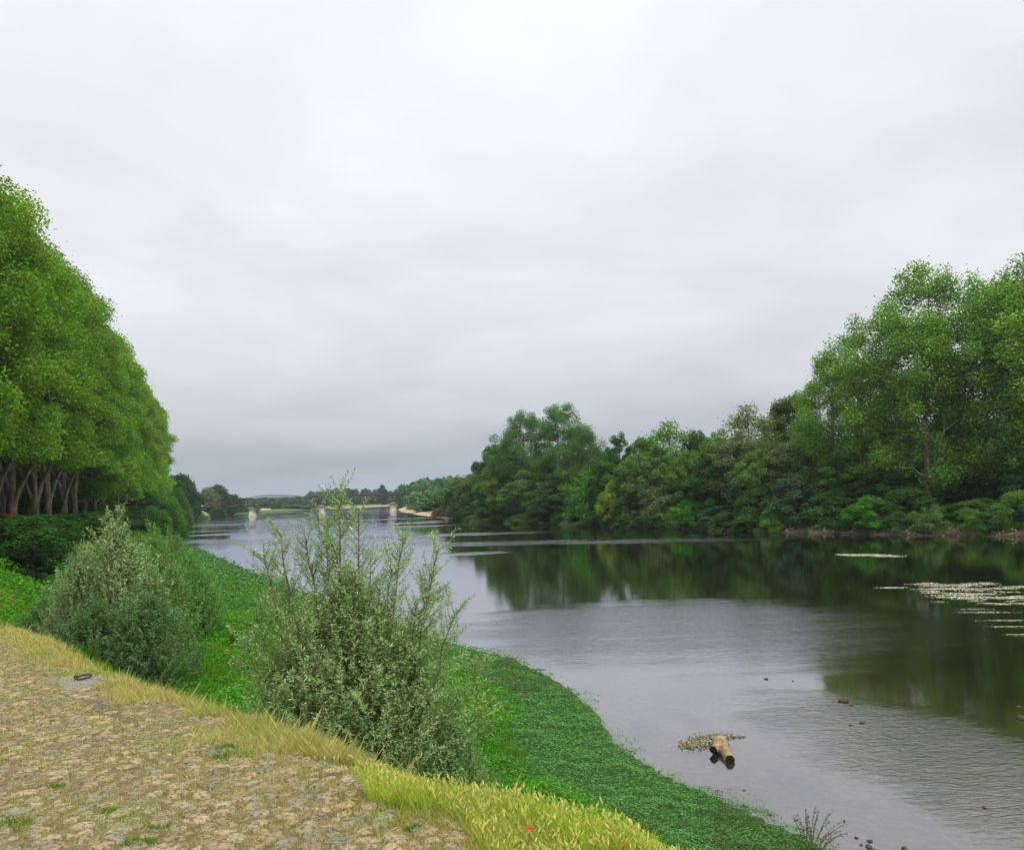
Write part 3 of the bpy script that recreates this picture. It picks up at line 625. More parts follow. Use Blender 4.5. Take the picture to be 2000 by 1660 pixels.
# left bank hedge & shrubs
def left_shrubs():
    for i, (px, top, d, w, t, lab) in enumerate([
        (275, 962, 150, 80, (.022, .055, .012), 'dark dense shrub under the far end of the avenue'),
        (300, 985, 132, 70, (.020, .050, .012), 'dark shrub at the waterline below the avenue'),
        (322, 965, 170, 60, (.07, .15, .02), 'light green tree on the left bank right of the avenue'),
        (338, 975, 158, 44, (.075, .16, .02), 'bright green shrub hanging to the water on the left bank'),
        (348, 955, 230, 46, (.055, .12, .02), 'green bank tree below the dark poplars'),
        (360, 985, 250, 30, (.075, .15, .02), 'light green bush beside the white bridge abutment'),
        (385, 1000, 345, 34, (.08, .19, .02), 'low bright green bush in front of the bridge abutment'),
        (425, 992, 395, 30, (.03, .075, .02), 'dark bush overhanging the water right of the stone bank'),
        (300, 990, 118, 60, (.06, .13, .018), 'light green shrub behind the silvery left willow bushes'),
        (250, 990, 112, 70, (.020, .05, .012), 'dark shrub below the front row of avenue trunks')]):
        m = SH[i % 4] if w < 75 else MD[i % 4]
        place_col('bank_shrub', SH[i % 4], px, top, d, w, 7, 3.6, np.array(t) * (1.3, 1.6, 1.2), lab, 'shrub')
    # hedge in front of the trunks
    for k in range(22):
        s = k / 21; y = 47 + 85 * s; x = np.interp(y, EDGE[10:15, 1], EDGE[10:15, 0]) + 3.2; z = float(ground_z([(x, y)])[0])
        hz = 5.35 + rng.uniform(-.2, .25) - z
        lab = ORD[k] + ' shrub from the left in the dark hedge below the avenue'
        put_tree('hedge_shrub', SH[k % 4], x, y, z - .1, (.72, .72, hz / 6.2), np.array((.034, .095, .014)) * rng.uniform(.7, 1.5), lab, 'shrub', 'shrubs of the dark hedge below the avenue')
    for px, py, d, w, h, lab in ((55, 1100, 43, 90, 1.6, 'large black-green shrub on the grassy slope at the left edge'), (15, 1060, 46, 80, 1.3, 'black-green shrub cut by the left edge of the picture'), (100, 1070, 52, 60, 1.2, 'dark shrub between the slope and the hedge')):
        p = at(px, py, d); z = float(ground_z([p[:2]])[0]); s = w / 2 * d / F / 3.6
        put_tree('dark_shrub', SH[1], p[0], p[1], z - .1, (s, s, h / 6.5), (.015, .040, .010), lab, 'shrub')
left_shrubs()

# ------------------------------------------------------------------ willows
def gen_willow(seed, Rx, Hd, leaders, n_shoot, lpl, L, W, shoot_l=.7, side_l=.45, base_h=0.0, side_n=16):
    """leaders: list of (x,y,z) tips in local coordinates. Dense dome Rx x Hd below them."""
    r = np.random.default_rng(seed); wood, Ps, Ds, Bs = [], [], [], []
    def shoot(a, d, ln, n, rad, curve=.25):
        d = d / np.linalg.norm(d); k = 4; t = np.linspace(0, 1, k); bend = r.normal(0, .12, 3) + np.array([0, 0, curve])
        pts = a + d * ln * t[:, None] + bend * ln * (t ** 2)[:, None] * .5
        wood.append(tube(pts, np.linspace(rad, rad * .35, k), 3))
        tt = r.uniform(.12, 1.02, n); i = np.minimum((tt * (k - 1)).astype(int), k - 2); f = (tt * (k - 1) - i)[:, None]
        q = pts[i] * (1 - f) + pts[i + 1] * f; ax = pts[i + 1] - pts[i]; ax /= np.linalg.norm(ax, axis=1)[:, None]
        Ps.append(q); o = np.cross(ax, rnd_dir(n, r)); o /= np.linalg.norm(o, axis=1)[:, None] + 1e-9
        Ds.append(ax * .75 + o * .8 + np.array([0, 0, -.12])); Bs.append(np.full(n, r.normal(1, .12)))
        return pts
    for lx, ly, lz in leaders:
        tip = np.array([lx, ly, lz]); st = np.array([lx * .12 + r.normal(0, .12), ly * .12 + r.normal(0, .12), 0]); k = 12; t = np.linspace(0, 1, k)
        sp_ = t ** .75
        pts = np.stack([st[0] + (tip[0] - st[0]) * sp_, st[1] + (tip[1] - st[1]) * sp_, tip[2] * t], 1) + r.normal(0, .03, (k, 3)) * t[:, None]
        wood.append(tube(pts, np.linspace(.028, .005, k) * (1 + lz * .1), 5))
        nlen = np.linalg.norm(tip - st)
        for s in range(int(side_n * nlen)):
            tt = r.uniform(.25, 1.0) ** .9; i = min(int(tt * (k - 1)), k - 2); a = pts[i] + (pts[i + 1] - pts[i]) * (tt * (k - 1) - i)
            ax = pts[i + 1] - pts[i]; ax /= np.linalg.norm(ax); o = np.cross(ax, rnd_dir(1, r)[0]); o /= np.linalg.norm(o)
            ln = side_l * r.uniform(.5, 1.25) * (1.15 - .65 * tt) + .08
            shoot(a, ax * 1.0 + o * .85, ln, max(4, int(ln * lpl)), .006)
        shoot(pts[-2], pts[-1] - pts[-3], side_l * .6, int(side_l * .6 * lpl * 1.4), .004)
    for s in range(n_shoot):     # dense body
        a_ = r.uniform(0, 2 * np.pi); q = r.uniform(0, 1) ** .5; z = r.uniform(.02, 1)
        rr = Rx * (1 - z ** 2.0) ** .5 * q * (.72 + .28 * min(1, z / .3)); a = np.array([rr * np.cos(a_), rr * np.sin(a_), base_h + z * Hd * (1 - .25 * q)])
        od = a - np.array([0, 0, -.4 * Hd]); od[2] = abs(od[2]); ln = shoot_l * r.uniform(.5, 1.3)
        shoot(a, od / np.linalg.norm(od) + r.normal(0, .35, 3), ln, int(ln * lpl), .007, .1)
    for s in range(26):          # inner stems
        a_ = r.uniform(0, 2 * np.pi); q = r.uniform(.3, 1); e = np.array([Rx * .8 * q * np.cos(a_), Rx * .8 * q * np.sin(a_), Hd * r.uniform(.5, 1) * (1.1 - .4 * q)]); t = np.linspace(0, 1, 6)[:, None]
        wood.append(tube(e * np.hstack([t ** .8, t ** .8, t]) + r.normal(0, .03, (6, 3)) * t, np.linspace(.03, .008, 6), 5))
    P, D, B = np.concatenate(Ps), np.concatenate(Ds), np.concatenate(Bs); n = len(P)
    out = P * np.array([1, 1, .5]); out /= np.linalg.norm(out, axis=1)[:, None] + 1e-6
    sh = hue(n, 1, .20, .08, r) * B[:, None]
    silver = r.uniform(0, 1, n) < .18; sh[silver] *= np.array([1.35, 1.3, 1.6])        # pale undersides
    lv = leaves(P, D, out * .6 + rnd_dir(n, r) * .8 + np.array([0, 0, .6]), L * r.uniform(.6, 1.3, n), W * r.uniform(.7, 1.3, n), .15, sh)
    wV, wF, _ = cat_meshes(wood)
    return (wV, wF), lv
def near_willow():
    d = 13.6; base = at(690, 1455, d); x0, y0 = base[0], d; z0 = float(ground_z([(x0, y0)])[0])
    o = empty('willow_bush', (x0, y0, z0 - .03), 'big silvery willow bush with tall upright shoots in the middle foreground', 'bush')
    tips = []
    for px, py, dd in [(662, 948, 0), (640, 1010, .5), (700, 1000, -.2), (548, 1042, .3), (520, 1085, -.3), (598, 1045, -.1), (610, 1100, .6), (782, 1046, .2), (765, 1110, -.4), (852, 1068, 0), (838, 1120, .4),
                       (888, 1190, -.2), (720, 1080, .5), (690, 1120, -.5), (560, 1150, .6), (815, 1180, -.5), (655, 1060, .3), (745, 1140, .3), (575, 1210, -.8), (860, 1230, .6), (930, 1300, .1), (500, 1200, 0), (480, 1260, -.4), (945, 1380, -.3)]:
        q = at(px, py, d + dd); tips.append((q[0] - x0, q[1] - y0, q[2] - z0))
    (wV, wF), (lV, lF, sh) = gen_willow(5, 2.0, 4.15, tips, 1900, 64, .080, .0160, .62, .72, side_n=15)
    link('stems', mesh_np('willow_stems', wV, wF, M_twig, smooth=True), o)
    c = link('foliage', mesh_np('willow_foliage', lV, lF, M_willow, sh), o); c.color = (.32, .46, .185, 1)
    return len(lF)
nwl = near_willow()
def far_willows():
    lead = [(.4, 0, 3.9), (-.5, .3, 4.3), (.9, -.4, 3.4), (-1.1, .2, 3.5), (0, .6, 4.6), (1.3, .3, 2.9), (-1.5, -.3, 2.8), (.2, -.7, 3.7)]
    V = []
    for sd, nsh in ((8, 900), (9, 900)):
        (wV, wF), (lV, lF, sh) = gen_willow(sd, 2.3, 3.9, lead if sd == 8 else [(x * 1.1, -y, z * .85) for x, y, z in lead], nsh, 34, .13, .036, .75, .5, side_n=12)
        V.append((mesh_np('wb_stems', wV, wF, M_twig, smooth=True), mesh_np('wb_foliage', lV, lF, M_willow, sh)))
    for i, (px, top, d, wpx, t, lab) in enumerate([
        (222, 1010, 26, 215, (.145, .185, .10), 'tall silvery willow bush at the left with an uneven pale top'),
        (165, 1075, 24.5, 150, (.115, .155, .08), 'silvery bush leaning left beside the tall silvery willow bush'),
        (310, 1035, 31, 120, (.095, .175, .05), 'greener willow bush behind the tall silvery one'),
        (368, 1080, 33, 120, (.090, .175, .05), 'rounded light green willow bush at the right of the left clump'),
        (290, 1150, 24, 190, (.060, .110, .045), 'darker willow bush in front of the left clump'),
        (190, 1170, 23, 170, (.055, .100, .040), 'dark lower willow bush above the dry grass edge'),
        (345, 1042, 40, 90, (.09, .16, .05), 'small light willow bush behind the left clump'),
        (90, 1165, 28, 110, (.07, .13, .045), 'low grey-green bush between the poppies and the left clump'),
        (398, 1120, 34, 70, (.09, .17, .05), 'smallest light green bush at the right tip of the left clump'),
        (545, 1255, 14.8, 110, (.11, .18, .07), 'low pale willow sprout left of the big willow bush'),
        (880, 1400, 13.2, 150, (.12, .18, .075), 'low spreading willow branches right of the big willow bush')]):
        m = V[i % 2]; mid = at(px, (top + 1200) / 2, d); z = float(ground_z([mid[:2]])[0]); tz = at(px, top, d)[2]
        o = empty('willow_bush', (mid[0], mid[1], z - .05), lab, 'bush', None, i * 1.3); rs = wpx / 2 * d / F / 2.1; o.scale = (rs, rs, max(.8, tz - z) / (4.25 if i % 2 == 0 else 4.0))
        link('stems', m[0], o); c = link('foliage', m[1], o); c.color = tuple(np.array(t) * (1.9, 2.1, 1.7)) + (1,)
far_willows()

# ------------------------------------------------------------------ ground cover
def pol_pts(n, th0, th1, d0, d1, r=rng, p=1.0):
    th = r.uniform(R(th0), R(th1), n); u = r.uniform(0, 1, n)
    d = d0 * (d1 / d0) ** u if p == 1.0 else (d0 ** (1 - p) + u * (d1 ** (1 - p) - d0 ** (1 - p))) ** (1 / (1 - p))
    return np.stack([d * np.sin(th), d * np.cos(th)], 1), d
def cover():
    r = np.random.default_rng(21)
    # creeping water primrose
    P, d = pol_pts(420000, -30, 30, 11, 120, r, 1.0); z, L_, R_, E_ = ground_z(P, True)
    s = -L_; edge = s > -.05 + (.30 * vnoise(P, 1.7, 11) + .20 * vnoise(P, 5.5, 41)) * np.clip(d / 16, 1, 3); inl = np.where(d < 40, 3.6, 9) + .8 * vnoise(P, .5, 12)
    keep = edge & (s < inl + 1.5) & (E_ > 2.0) & (r.uniform(0, 1, len(P)) < 1 - sm(s, inl - 1.2, inl + 1.5) * .9) & ~((s < .05) & (r.uniform(0, 1, len(P)) < .6))
    P, d, z, s = P[keep], d[keep], z[keep], s[keep]; n = len(P)
    if n > 130000: P, d, z, s, n = P[:130000], d[:130000], z[:130000], s[:130000], 130000
    bump_ = .07 + .07 * vnoise(P, 3.0, 13) + .06 * vnoise(P, 8, 14)
    zz = np.maximum(z, .0) + .02 + np.maximum(bump_, 0) + r.uniform(0, .06, n)
    Ls = np.maximum(.046, d * .0030) * r.uniform(.6, 1.3, n)
    nr = np.array([0, 0, 1.0]) + rnd_dir(n, r) * .55; dr_ = rnd_dir(n, r); dr_[:, 2] *= .3
    brn = sm(vnoise(P, .9, 15) + vnoise(P, 3.2, 16) * .7, .2, 1.3)[:, None]
    sh = hue(n, 1, .2, .08, r) * (1 - brn * np.array([.05, .45, .3]))
    V, Fq, sh = leaves(np.column_stack([P, zz]), dr_, nr, Ls, Ls * .6, .2, sh)
    tag(link('creeping_water_plants', mesh_np('creeping_water_plants', V, Fq, M_mat, sh)), 'mat of small-leaved green water plants spreading from the bank over the river edge', 'water plants', kind='stuff')
    # lush herbs
    P, d = pol_pts(380000, -44, 30, 6, 60, r, 1.0); z, L_, R_, E_ = ground_z(P, True); s = -L_
    inl = np.where(d < 40, 3.0, 8) + .8 * vnoise(P, .5, 12)
    keep = (E_ > .25) & (s > inl - .4); P, d, z, s, E_ = P[keep], d[keep], z[keep], s[keep], E_[keep]; n = min(len(P), 150000); P, d, z, E_ = P[:n], d[:n], z[:n], E_[:n]
    hh = (.16 + .28 * np.maximum(0, vnoise(P, 1.3, 17)) + .16 * np.maximum(0, vnoise(P, 4.2, 18))) * sm(E_, .2, 1.4)
    zz = z + hh * r.uniform(.35, 1.0, n) ** .5 + .02
    Ls = np.maximum(.055, d * .0034) * r.uniform(.6, 1.4, n)
    nr = np.array([0, 0, .9]) + rnd_dir(n, r) * .7; dr_ = rnd_dir(n, r); dr_[:, 2] = dr_[:, 2] * .5 - .2
    pt = vnoise(P, .8, 19)[:, None]; sh = hue(n, 1, .22, .10, r) * (1 + pt * np.array([.25, .08, .1])) * np.where(d > 24, .8, 1)[:, None]
    V, Fq, sh = leaves(np.column_stack([P, zz]), dr_, nr, Ls, Ls * .55, .2, sh.clip(.2, 3))
    tag(link('lush_herbs', mesh_np('lush_herbs', V, Fq, M_herb, sh)), 'bright green nettles and herbs filling the low ground between the quay edge and the water plants', 'herbs', kind='stuff')
    # green grass on slopes
    P, d = pol_pts(420000, -44, 25, 6, 170, r, 1.0); z, L_, R_, E_ = ground_z(P, True)
    keep = (-L_ > 2.5) & ((E_ > .08) | (d > 26)) & (E_ > -14); P, d, z, E_ = P[keep], d[keep], z[keep], E_[keep]; n = min(len(P), 90000); P, d, z, E_ = P[:n], d[:n], z[:n], E_[:n]
    hn = vnoise(P, .7, 20)[:, None]
    h = (.30 + .10 * hn[:, 0]) * r.uniform(.5, 1.3, n) * np.where(E_ < 1.2, .6, 1) ; sh = hue(n, 1, .2, .12, r) * (1 + hn * np.array([.5, .12, .2])).clip(.3, 3)
    V, Fq, sh = blades(np.column_stack([P, z - .01]), h, np.maximum(.012, d * .0013), .45, sh, r)
    tag(link('green_grass', mesh_np('green_grass', V, Fq, M_grass, sh)), 'long green grass on the slope below the avenue and along the bank', 'grass', kind='stuff')
    # dry grass along the edge
    P, d = pol_pts(900000, -44, 14, 3.9, 30, r, 1.0); z, L_, R_, E_ = ground_z(P, True); nz = vnoise(P, 2.2, 22)
    wid = .60 + .36 * nz + .25 * vnoise(P, 6, 34) + .6 * sm(d, 10, 20)
    keep = (E_ < .08) & (E_ > -wid) & (r.uniform(0, 1, len(P)) > .7 * (1 - sm(d, 4.8, 6.4)) * (E_ > -.4)); keep &= r.uniform(0, 1, len(P)) < .35 + .65 * sm(vnoise(P, 5, 51) + .6 * vnoise(P, 11, 52), -.5, .5)
    keep &= (np.hypot(P[:, 0] - cp(163, 1327)[0], P[:, 1] - cp(163, 1327)[1]) > .42)
    Q = P[keep][:85000]; dq = d[keep][:85000]; zq = z[keep][:85000]; e = E_[keep][:85000]; n = len(Q)
    fr = sm(-e, .1, 1.0); h = (.115 - .075 * fr) * r.uniform(.3, 1.3, n) * np.where(r.uniform(0, 1, n) < .05, 1.7, 1) * (1 + .25 * vnoise(Q, 1.7, 23) + .35 * vnoise(Q, 6.5, 33)).clip(.3, 1.45); gsh = sm(vnoise(Q, 1.4, 24) + r.normal(0, .35, n), .2, 1.0)[:, None]
    pink = (r.uniform(0, 1, n) < .14 * (e > -.35))[:, None]
    sh = hue(n, 1, .18, .06, r) * (1 - gsh * np.array([.40, .10, .5])) * (1 - pink * np.array([.05, .28, -.1]))
    V, Fq, sh = blades(np.column_stack([Q, zq - .01]), h, np.maximum(.0035, dq * .00062), .8, sh, r)
    tag(link('dry_grass', mesh_np('dry_grass', V, Fq, M_dry, sh)), 'straw-coloured dry grass fringing the edge of the cobbled quay', 'dry grass', kind='stuff')
    # moss and short dead grass between cobbles
    keep = (E_ < -.5) & (d < 26); Q = P[keep][:105000]; dq = d[keep][:105000]; zq = z[keep][:105000]; ez = E_[keep][:105000]; n = len(Q)
    dens = sm(vnoise(Q, 2.5, 25) + .7 * vnoise(Q, 7, 26), -.6, .6); k2 = r.uniform(0, 1, n) < .45 + .55 * dens; Q, dq, zq = Q[k2], dq[k2], zq[k2]; n = len(Q)
    g = sm(vnoise(Q, 3.1, 27) + vnoise(Q, 1.1, 28) * .5 + r.normal(0, .3, n), .8, 1.5)[:, None]
    sh = hue(n, .78, .24, .06, r) * np.array([.95, 1.0, .9]) * (1 - g * np.array([.45, .0, .55]))
    V, Fq, sh = blades(np.column_stack([Q, zq - .004]), .026 * r.uniform(.4, 1.5, n) * (1 + g[:, 0] * .6), np.maximum(.0045, dq * .0011), .9, sh, r)
    tag(link('joint_grass', mesh_np('joint_grass', V, Fq, M_dry, sh)), 'short dead grass and moss growing in the joints of the cobbles', 'dead grass', kind='stuff')
    # wall barley
    P, d = pol_pts(260000, -30, 20, 3.6, 8.6, r, 1.0); z, L_, R_, E_ = ground_z(P, True); nz = vnoise(P, 3, 29)
    keep = (E_ < .06) & (E_ > -.52 + .28 * nz) & (r.uniform(0, 1, len(P)) < 1 - sm(d + nz * .3, 4.9, 6.6)) & (r.uniform(0, 1, len(P)) < .55 + .45 * sm(nz, -.6, .5)); Q = P[keep][:30000]; zq = z[keep][:30000]; e = E_[keep][:30000]; dq = d[keep][:30000]; n = len(Q)
    fall = 1 - .45 * sm(-e, .35, .95); h = .145 * r.uniform(.35, 1.35, n) * (1 - .3 * sm(dq, 4.9, 6.2)) * (1 + .3 * vnoise(Q, 7, 35)).clip(.5, 1.4) * fall * np.where(dq > 5.9, .75, 1); gg = r.uniform(0, 1, (n, 1))
    sh = hue(n, 1, .2, .07, r) * (1 - gg * np.array([.35, .08, .2]))
    V, Fq, sh = blades(np.column_stack([Q, zq - .01]), h, .0045, .5, sh, r)
    m = min(3600, n); hq = h[:m] * r.uniform(.95, 1.15, m); dd = rnd_dir(m, r) * np.array([.8, .8, 0]) + np.array([0, 0, .85]); b = np.column_stack([Q[:m], zq[:m] + hq * .9]); ear = []
    es = hue(m, 1.12, .12, .05, r) * np.array([1.1, 1.0, 2.0]); Le = r.uniform(.032, .055, m)
    for k in range(2):
        nn = rnd_dir(m, r); ear.append(leaves(b, dd, nn, Le, .010, 0, es))
    V, Fq, sh = cat_meshes([(V, Fq, sh)] + ear)
    tag(link('wall_barley', mesh_np('wall_barley', V, Fq, M_barley, sh)), 'yellow-green wall barley with pale ears along the quay edge in the foreground', 'wild barley', kind='stuff')
cover()

# ------------------------------------------------------------------ cobbles
def gz1(x, y): return float(ground_z([(x, y)])[0])
HOLES = [(*cp(150, 1334), .34, .40), (*cp(205, 1383), .22, .35), (*cp(245, 1405), .20, .28), (*cp(178, 1368), .18, .25)]
def cobbles():
    quay = bpy.data.objects.new('cobbled_quay', None); COL.objects.link(quay); tag(quay, 'sloping quay paved with rough pale rubble cobbles, dead grass in the joints', kind='structure')
    r = np.random.default_rng(41); var = []
    def stone(seed, k=9):
        q = np.random.default_rng(seed); th = np.arange(k) * 2 * np.pi / k + q.normal(0, .12, k); rad = .5 * (1 + q.normal(0, .12, k)); asp = q.uniform(.6, .85)
        out = np.stack([np.cos(th) * rad, np.sin(th) * rad * asp, np.zeros(k) - .25], 1); mid = out * [.93, .93, 0] + np.column_stack([q.normal(0, .02, (k, 2)), q.uniform(.05, .14, k)])
        inn = mid * [.62, .62, 0] + np.column_stack([q.normal(0, .03, (k, 2)), q.uniform(.13, .22, k)]); c = np.array([[0, 0, q.uniform(.15, .22)]])
        V = np.concatenate([out, mid, inn, c]); Fq, j = [], np.arange(k); j2 = (j + 1) % k
        Fq = np.concatenate([np.stack([j, j2, k + j2, k + j], 1), np.stack([k + j, k + j2, 2 * k + j2, 2 * k + j], 1)]); T = np.stack([2 * k + j, 2 * k + j2, np.full(k, 3 * k)], 1)
        return V, Fq, T
    st = [stone(s) for s in range(14)]
    # poisson-ish placement
    pts = []; cell = {}
    N = 60000; P, d = pol_pts(N, -42, 14, 3.2, 25, r, 1.35); z, L_, R_, E_ = ground_z(P, True)
    size = r.uniform(.075, .17, N) * np.where(r.uniform(0, 1, N) < .18, 1.3, 1)
    order = np.argsort(-size[:N] + r.uniform(0, .06, N))
    for i in order:
        x, y = P[i]; e = E_[i]
        if e > -.25 or (e > -.7 and r.uniform() < .5): continue
        if any(((x - ux) ** 2 / ua ** 2 + (y - uy) ** 2 / ub ** 2) < 1 for ux, uy, ua, ub in HOLES): continue
        s = size[i]; cx, cy = int(x / .2), int(y / .2); ok = True
        for a in range(cx - 1, cx + 2):
            for b in range(cy - 1, cy + 2):
                for (qx, qy, qs) in cell.get((a, b), ()):
                    if (qx - x) ** 2 + ((qy - y) * 1.25) ** 2 < ((s + qs) * .43) ** 2: ok = False; break
                if not ok: break
            if not ok: break
        if ok: cell.setdefault((cx, cy), []).append((x, y, s)); pts.append((x, y, z[i], s, r.integers(14), r.uniform(0, 6.28), r.uniform(.35, 1.0)))
    pts.sort(key=lambda p: -(p[3] / math.hypot(p[0], p[1])) if abs(p[0] / p[1]) < .67 and (1.7 + .07 * p[1]) / p[1] < .47 else 0)
    mes = []
    for c, (V, Fq, T) in enumerate(st):
        q = np.random.default_rng(c); tone = hue(1, q.uniform(.75, 1.15), .05, .03, q); mes.append(mesh_np('stone', V, [Fq, T], M_cobble, np.repeat(tone, len(V), 0)))
    for (x, y, z_, s, k, a, zs) in pts[:300]:
        o = link('stone', mes[k], quay, (x, y, z_ - .03 * s)); o.scale = (s, s, s * zs * .75); o.rotation_euler = (r.normal(-.07, .05), r.normal(0, .05), a)
    Vs, Qs, Ts, Cs, n = [], [], [], [], 0
    for (x, y, z_, s, k, a, zs) in pts[300:6800]:
        V, Fq, T = st[k]; ca, sa = math.cos(a), math.sin(a); W = V * [s, s, s * zs * .75]; W = np.column_stack([W[:, 0] * ca - W[:, 1] * sa + x, W[:, 0] * sa + W[:, 1] * ca + y, W[:, 2] + z_ - .03 * s])
        Vs.append(W); Qs.append(Fq + n); Ts.append(T + n); Cs.append(np.repeat(hue(1, r.uniform(.75, 1.15), .05, .03, r), len(V), 0)); n += len(V)
    o = link('stone_field', mesh_np('stone_field', np.concatenate(Vs), [np.concatenate(Qs), np.concatenate(Ts)], M_cobble, np.concatenate(Cs)), quay); o['kind'] = 'stuff'
    return len(pts)
ncob = cobbles()

def patch(name, pix, mat, lab, cat, up_=.012, seed=0, kind=None):
    """thin irregular slab lying on the quay; pix outline in picture rows, found on the quay surface"""
    pts = []
    for px, py in pix:
        rr = ray(px, py); d = -1.7 / (rr.z + .07); pts.append((rr.x * d, d))
    pts = np.array(pts); c = pts.mean(0); rings = [c[None]] ; Vs = [np.array([[c[0], c[1], gz1(*c) + up_]])]
    big = []
    for a, b in zip(pts, np.roll(pts, -1, 0)):
        for t in np.linspace(0, 1, 5)[:-1]: big.append(a + (b - a) * t)
    q = np.random.default_rng(seed); big = np.array(big) ; big = c + (big - c) * (1 + q.normal(0, .05, (len(big), 1))); k = len(big)
    for f, dz in ((.5, up_), (.92, up_), (1.0, -.01)):
        w = c + (big - c) * f; Vs.append(np.column_stack([w, ground_z(w) + dz]))
    V = np.concatenate(Vs); j = np.arange(k); j2 = (j + 1) % k
    T = np.stack([np.zeros(k, int), 1 + j, 1 + j2], 1); Q = np.concatenate([np.stack([1 + i * k + j, 1 + (i + 1) * k + j, 1 + (i + 1) * k + j2, 1 + i * k + j2], 1) for i in range(2)])
    o = link(name, mesh_np(name, V, [Q, T], mat)); 
    if kind: tag(o, kind=kind)
    else: tag(o, lab, cat)
    return o
M_conc = rough_mat('rough_concrete', (.14, .13, .115), (.34, .325, .29), 45, .95, .8, bdist=.006)
M_tar = rough_mat('bare_dark_earth', (.105, .08, .062), (.175, .135, .10), 14, .95, .7, bdist=.008)
patch('bare_dark_earth', [(158, 1362), (205, 1366), (235, 1385), (272, 1405), (283, 1424), (246, 1408), (215, 1398), (178, 1384)], M_tar, None, None, .006, 3, kind='structure')
patch('concrete_pad', [(108, 1330), (125, 1319), (163, 1315), (192, 1326), (186, 1340), (150, 1349), (122, 1345)], M_conc, 'small rough grey concrete pad around the iron ring on the quay', 'concrete pad', .008, 4)
def iron_ring():
    rr = ray(163, 1327); d = -1.7 / (rr.z + .07); x, y = rr.x * d, d; z = gz1(x, y) + .03
    root = empty('mooring_ring', (x, y, z), 'old rusty iron mooring ring lying on the concrete pad', 'mooring ring')
    t = np.linspace(0, 2 * np.pi, 29); pts = np.column_stack([np.cos(t) * .105, np.sin(t) * .105, np.zeros(29) + .012 + .012 * np.cos(t - 1)]); V, Fq = tube(pts, .0155, 8)
    link('ring', mesh_np('ring', V, Fq, M_iron, smooth=True), root)
    t = np.linspace(-.3, np.pi + .3, 9); pts = np.column_stack([-.105 + np.cos(t) * .030, np.zeros(9), np.sin(t) * .036 + .0]); V, Fq = tube(pts, .011, 7)
    link('eye_bolt', mesh_np('eye_bolt', V, Fq, M_iron, smooth=True), root)
iron_ring()

# ------------------------------------------------------------------ poppies, tufts, sapling
def poppies():
    def proto(seed):
        r = np.random.default_rng(seed); pts = np.array([(0, 0, 0), (.01, .005, .12), (.0, .012, .24), (.012, .01, .34)]); st = mesh_np('poppy_stem', *tube(pts, .002, 4), M_barley, np.ones(16) * .7)
        pet = []
        for k in range(4):
            a = k * np.pi / 2 + .2; u = np.linspace(0, 1, 4); w = np.linspace(-1, 1, 4); G = []
            for s in u:
                for v in w: G.append((np.cos(a + v * .7) * .034 * s + .012, np.sin(a + v * .7) * .034 * s + .01, .34 + .016 * s * s + .004 * v * v + .003 * np.sin(v * 5)))
            i = np.array([[a_ * 4 + b, a_ * 4 + b + 1, (a_ + 1) * 4 + b + 1, (a_ + 1) * 4 + b] for a_ in range(3) for b in range(3)]); pet.append(mesh_np('petal', np.array(G), i, M_red, np.ones(16)))
        return st, pet
    st, pet = proto(1)
    def put(x, y, z, s, lab, g=None):
        o = empty('poppy', (x, y, z), lab, 'poppy', g, float(rng.uniform(0, 6))); o.scale = (s, s, s); link('stem', st, o)
        for p in pet: link('petal', p, o)
    for px, py, lab in ((1037, 1605, 'single red poppy in the middle of the wild barley'), (1218, 1637, 'red poppy low at the right end of the wild barley')):
        rr = ray(px, py); zt = 3.98 + .2; d = (zt - EYE) / rr.z; x = rr.x * d; put(x, d, zt - .25, .62, lab)
    rp = np.random.default_rng(5)
    for k in range(16):
        px = rp.uniform(-8, 30); py = 1152 + rp.uniform(0, 30); d = rp.uniform(25.5, 27.5); p = at(px, py, d); z = gz1(p[0], p[1]); h = max(.25, p[2] - z)
        put(p[0], p[1], p[2] - .34 * 1.0, 1.0, 'red poppy in the loose cluster at the left edge above the dry grass', 'red poppies at the left edge')
poppies()
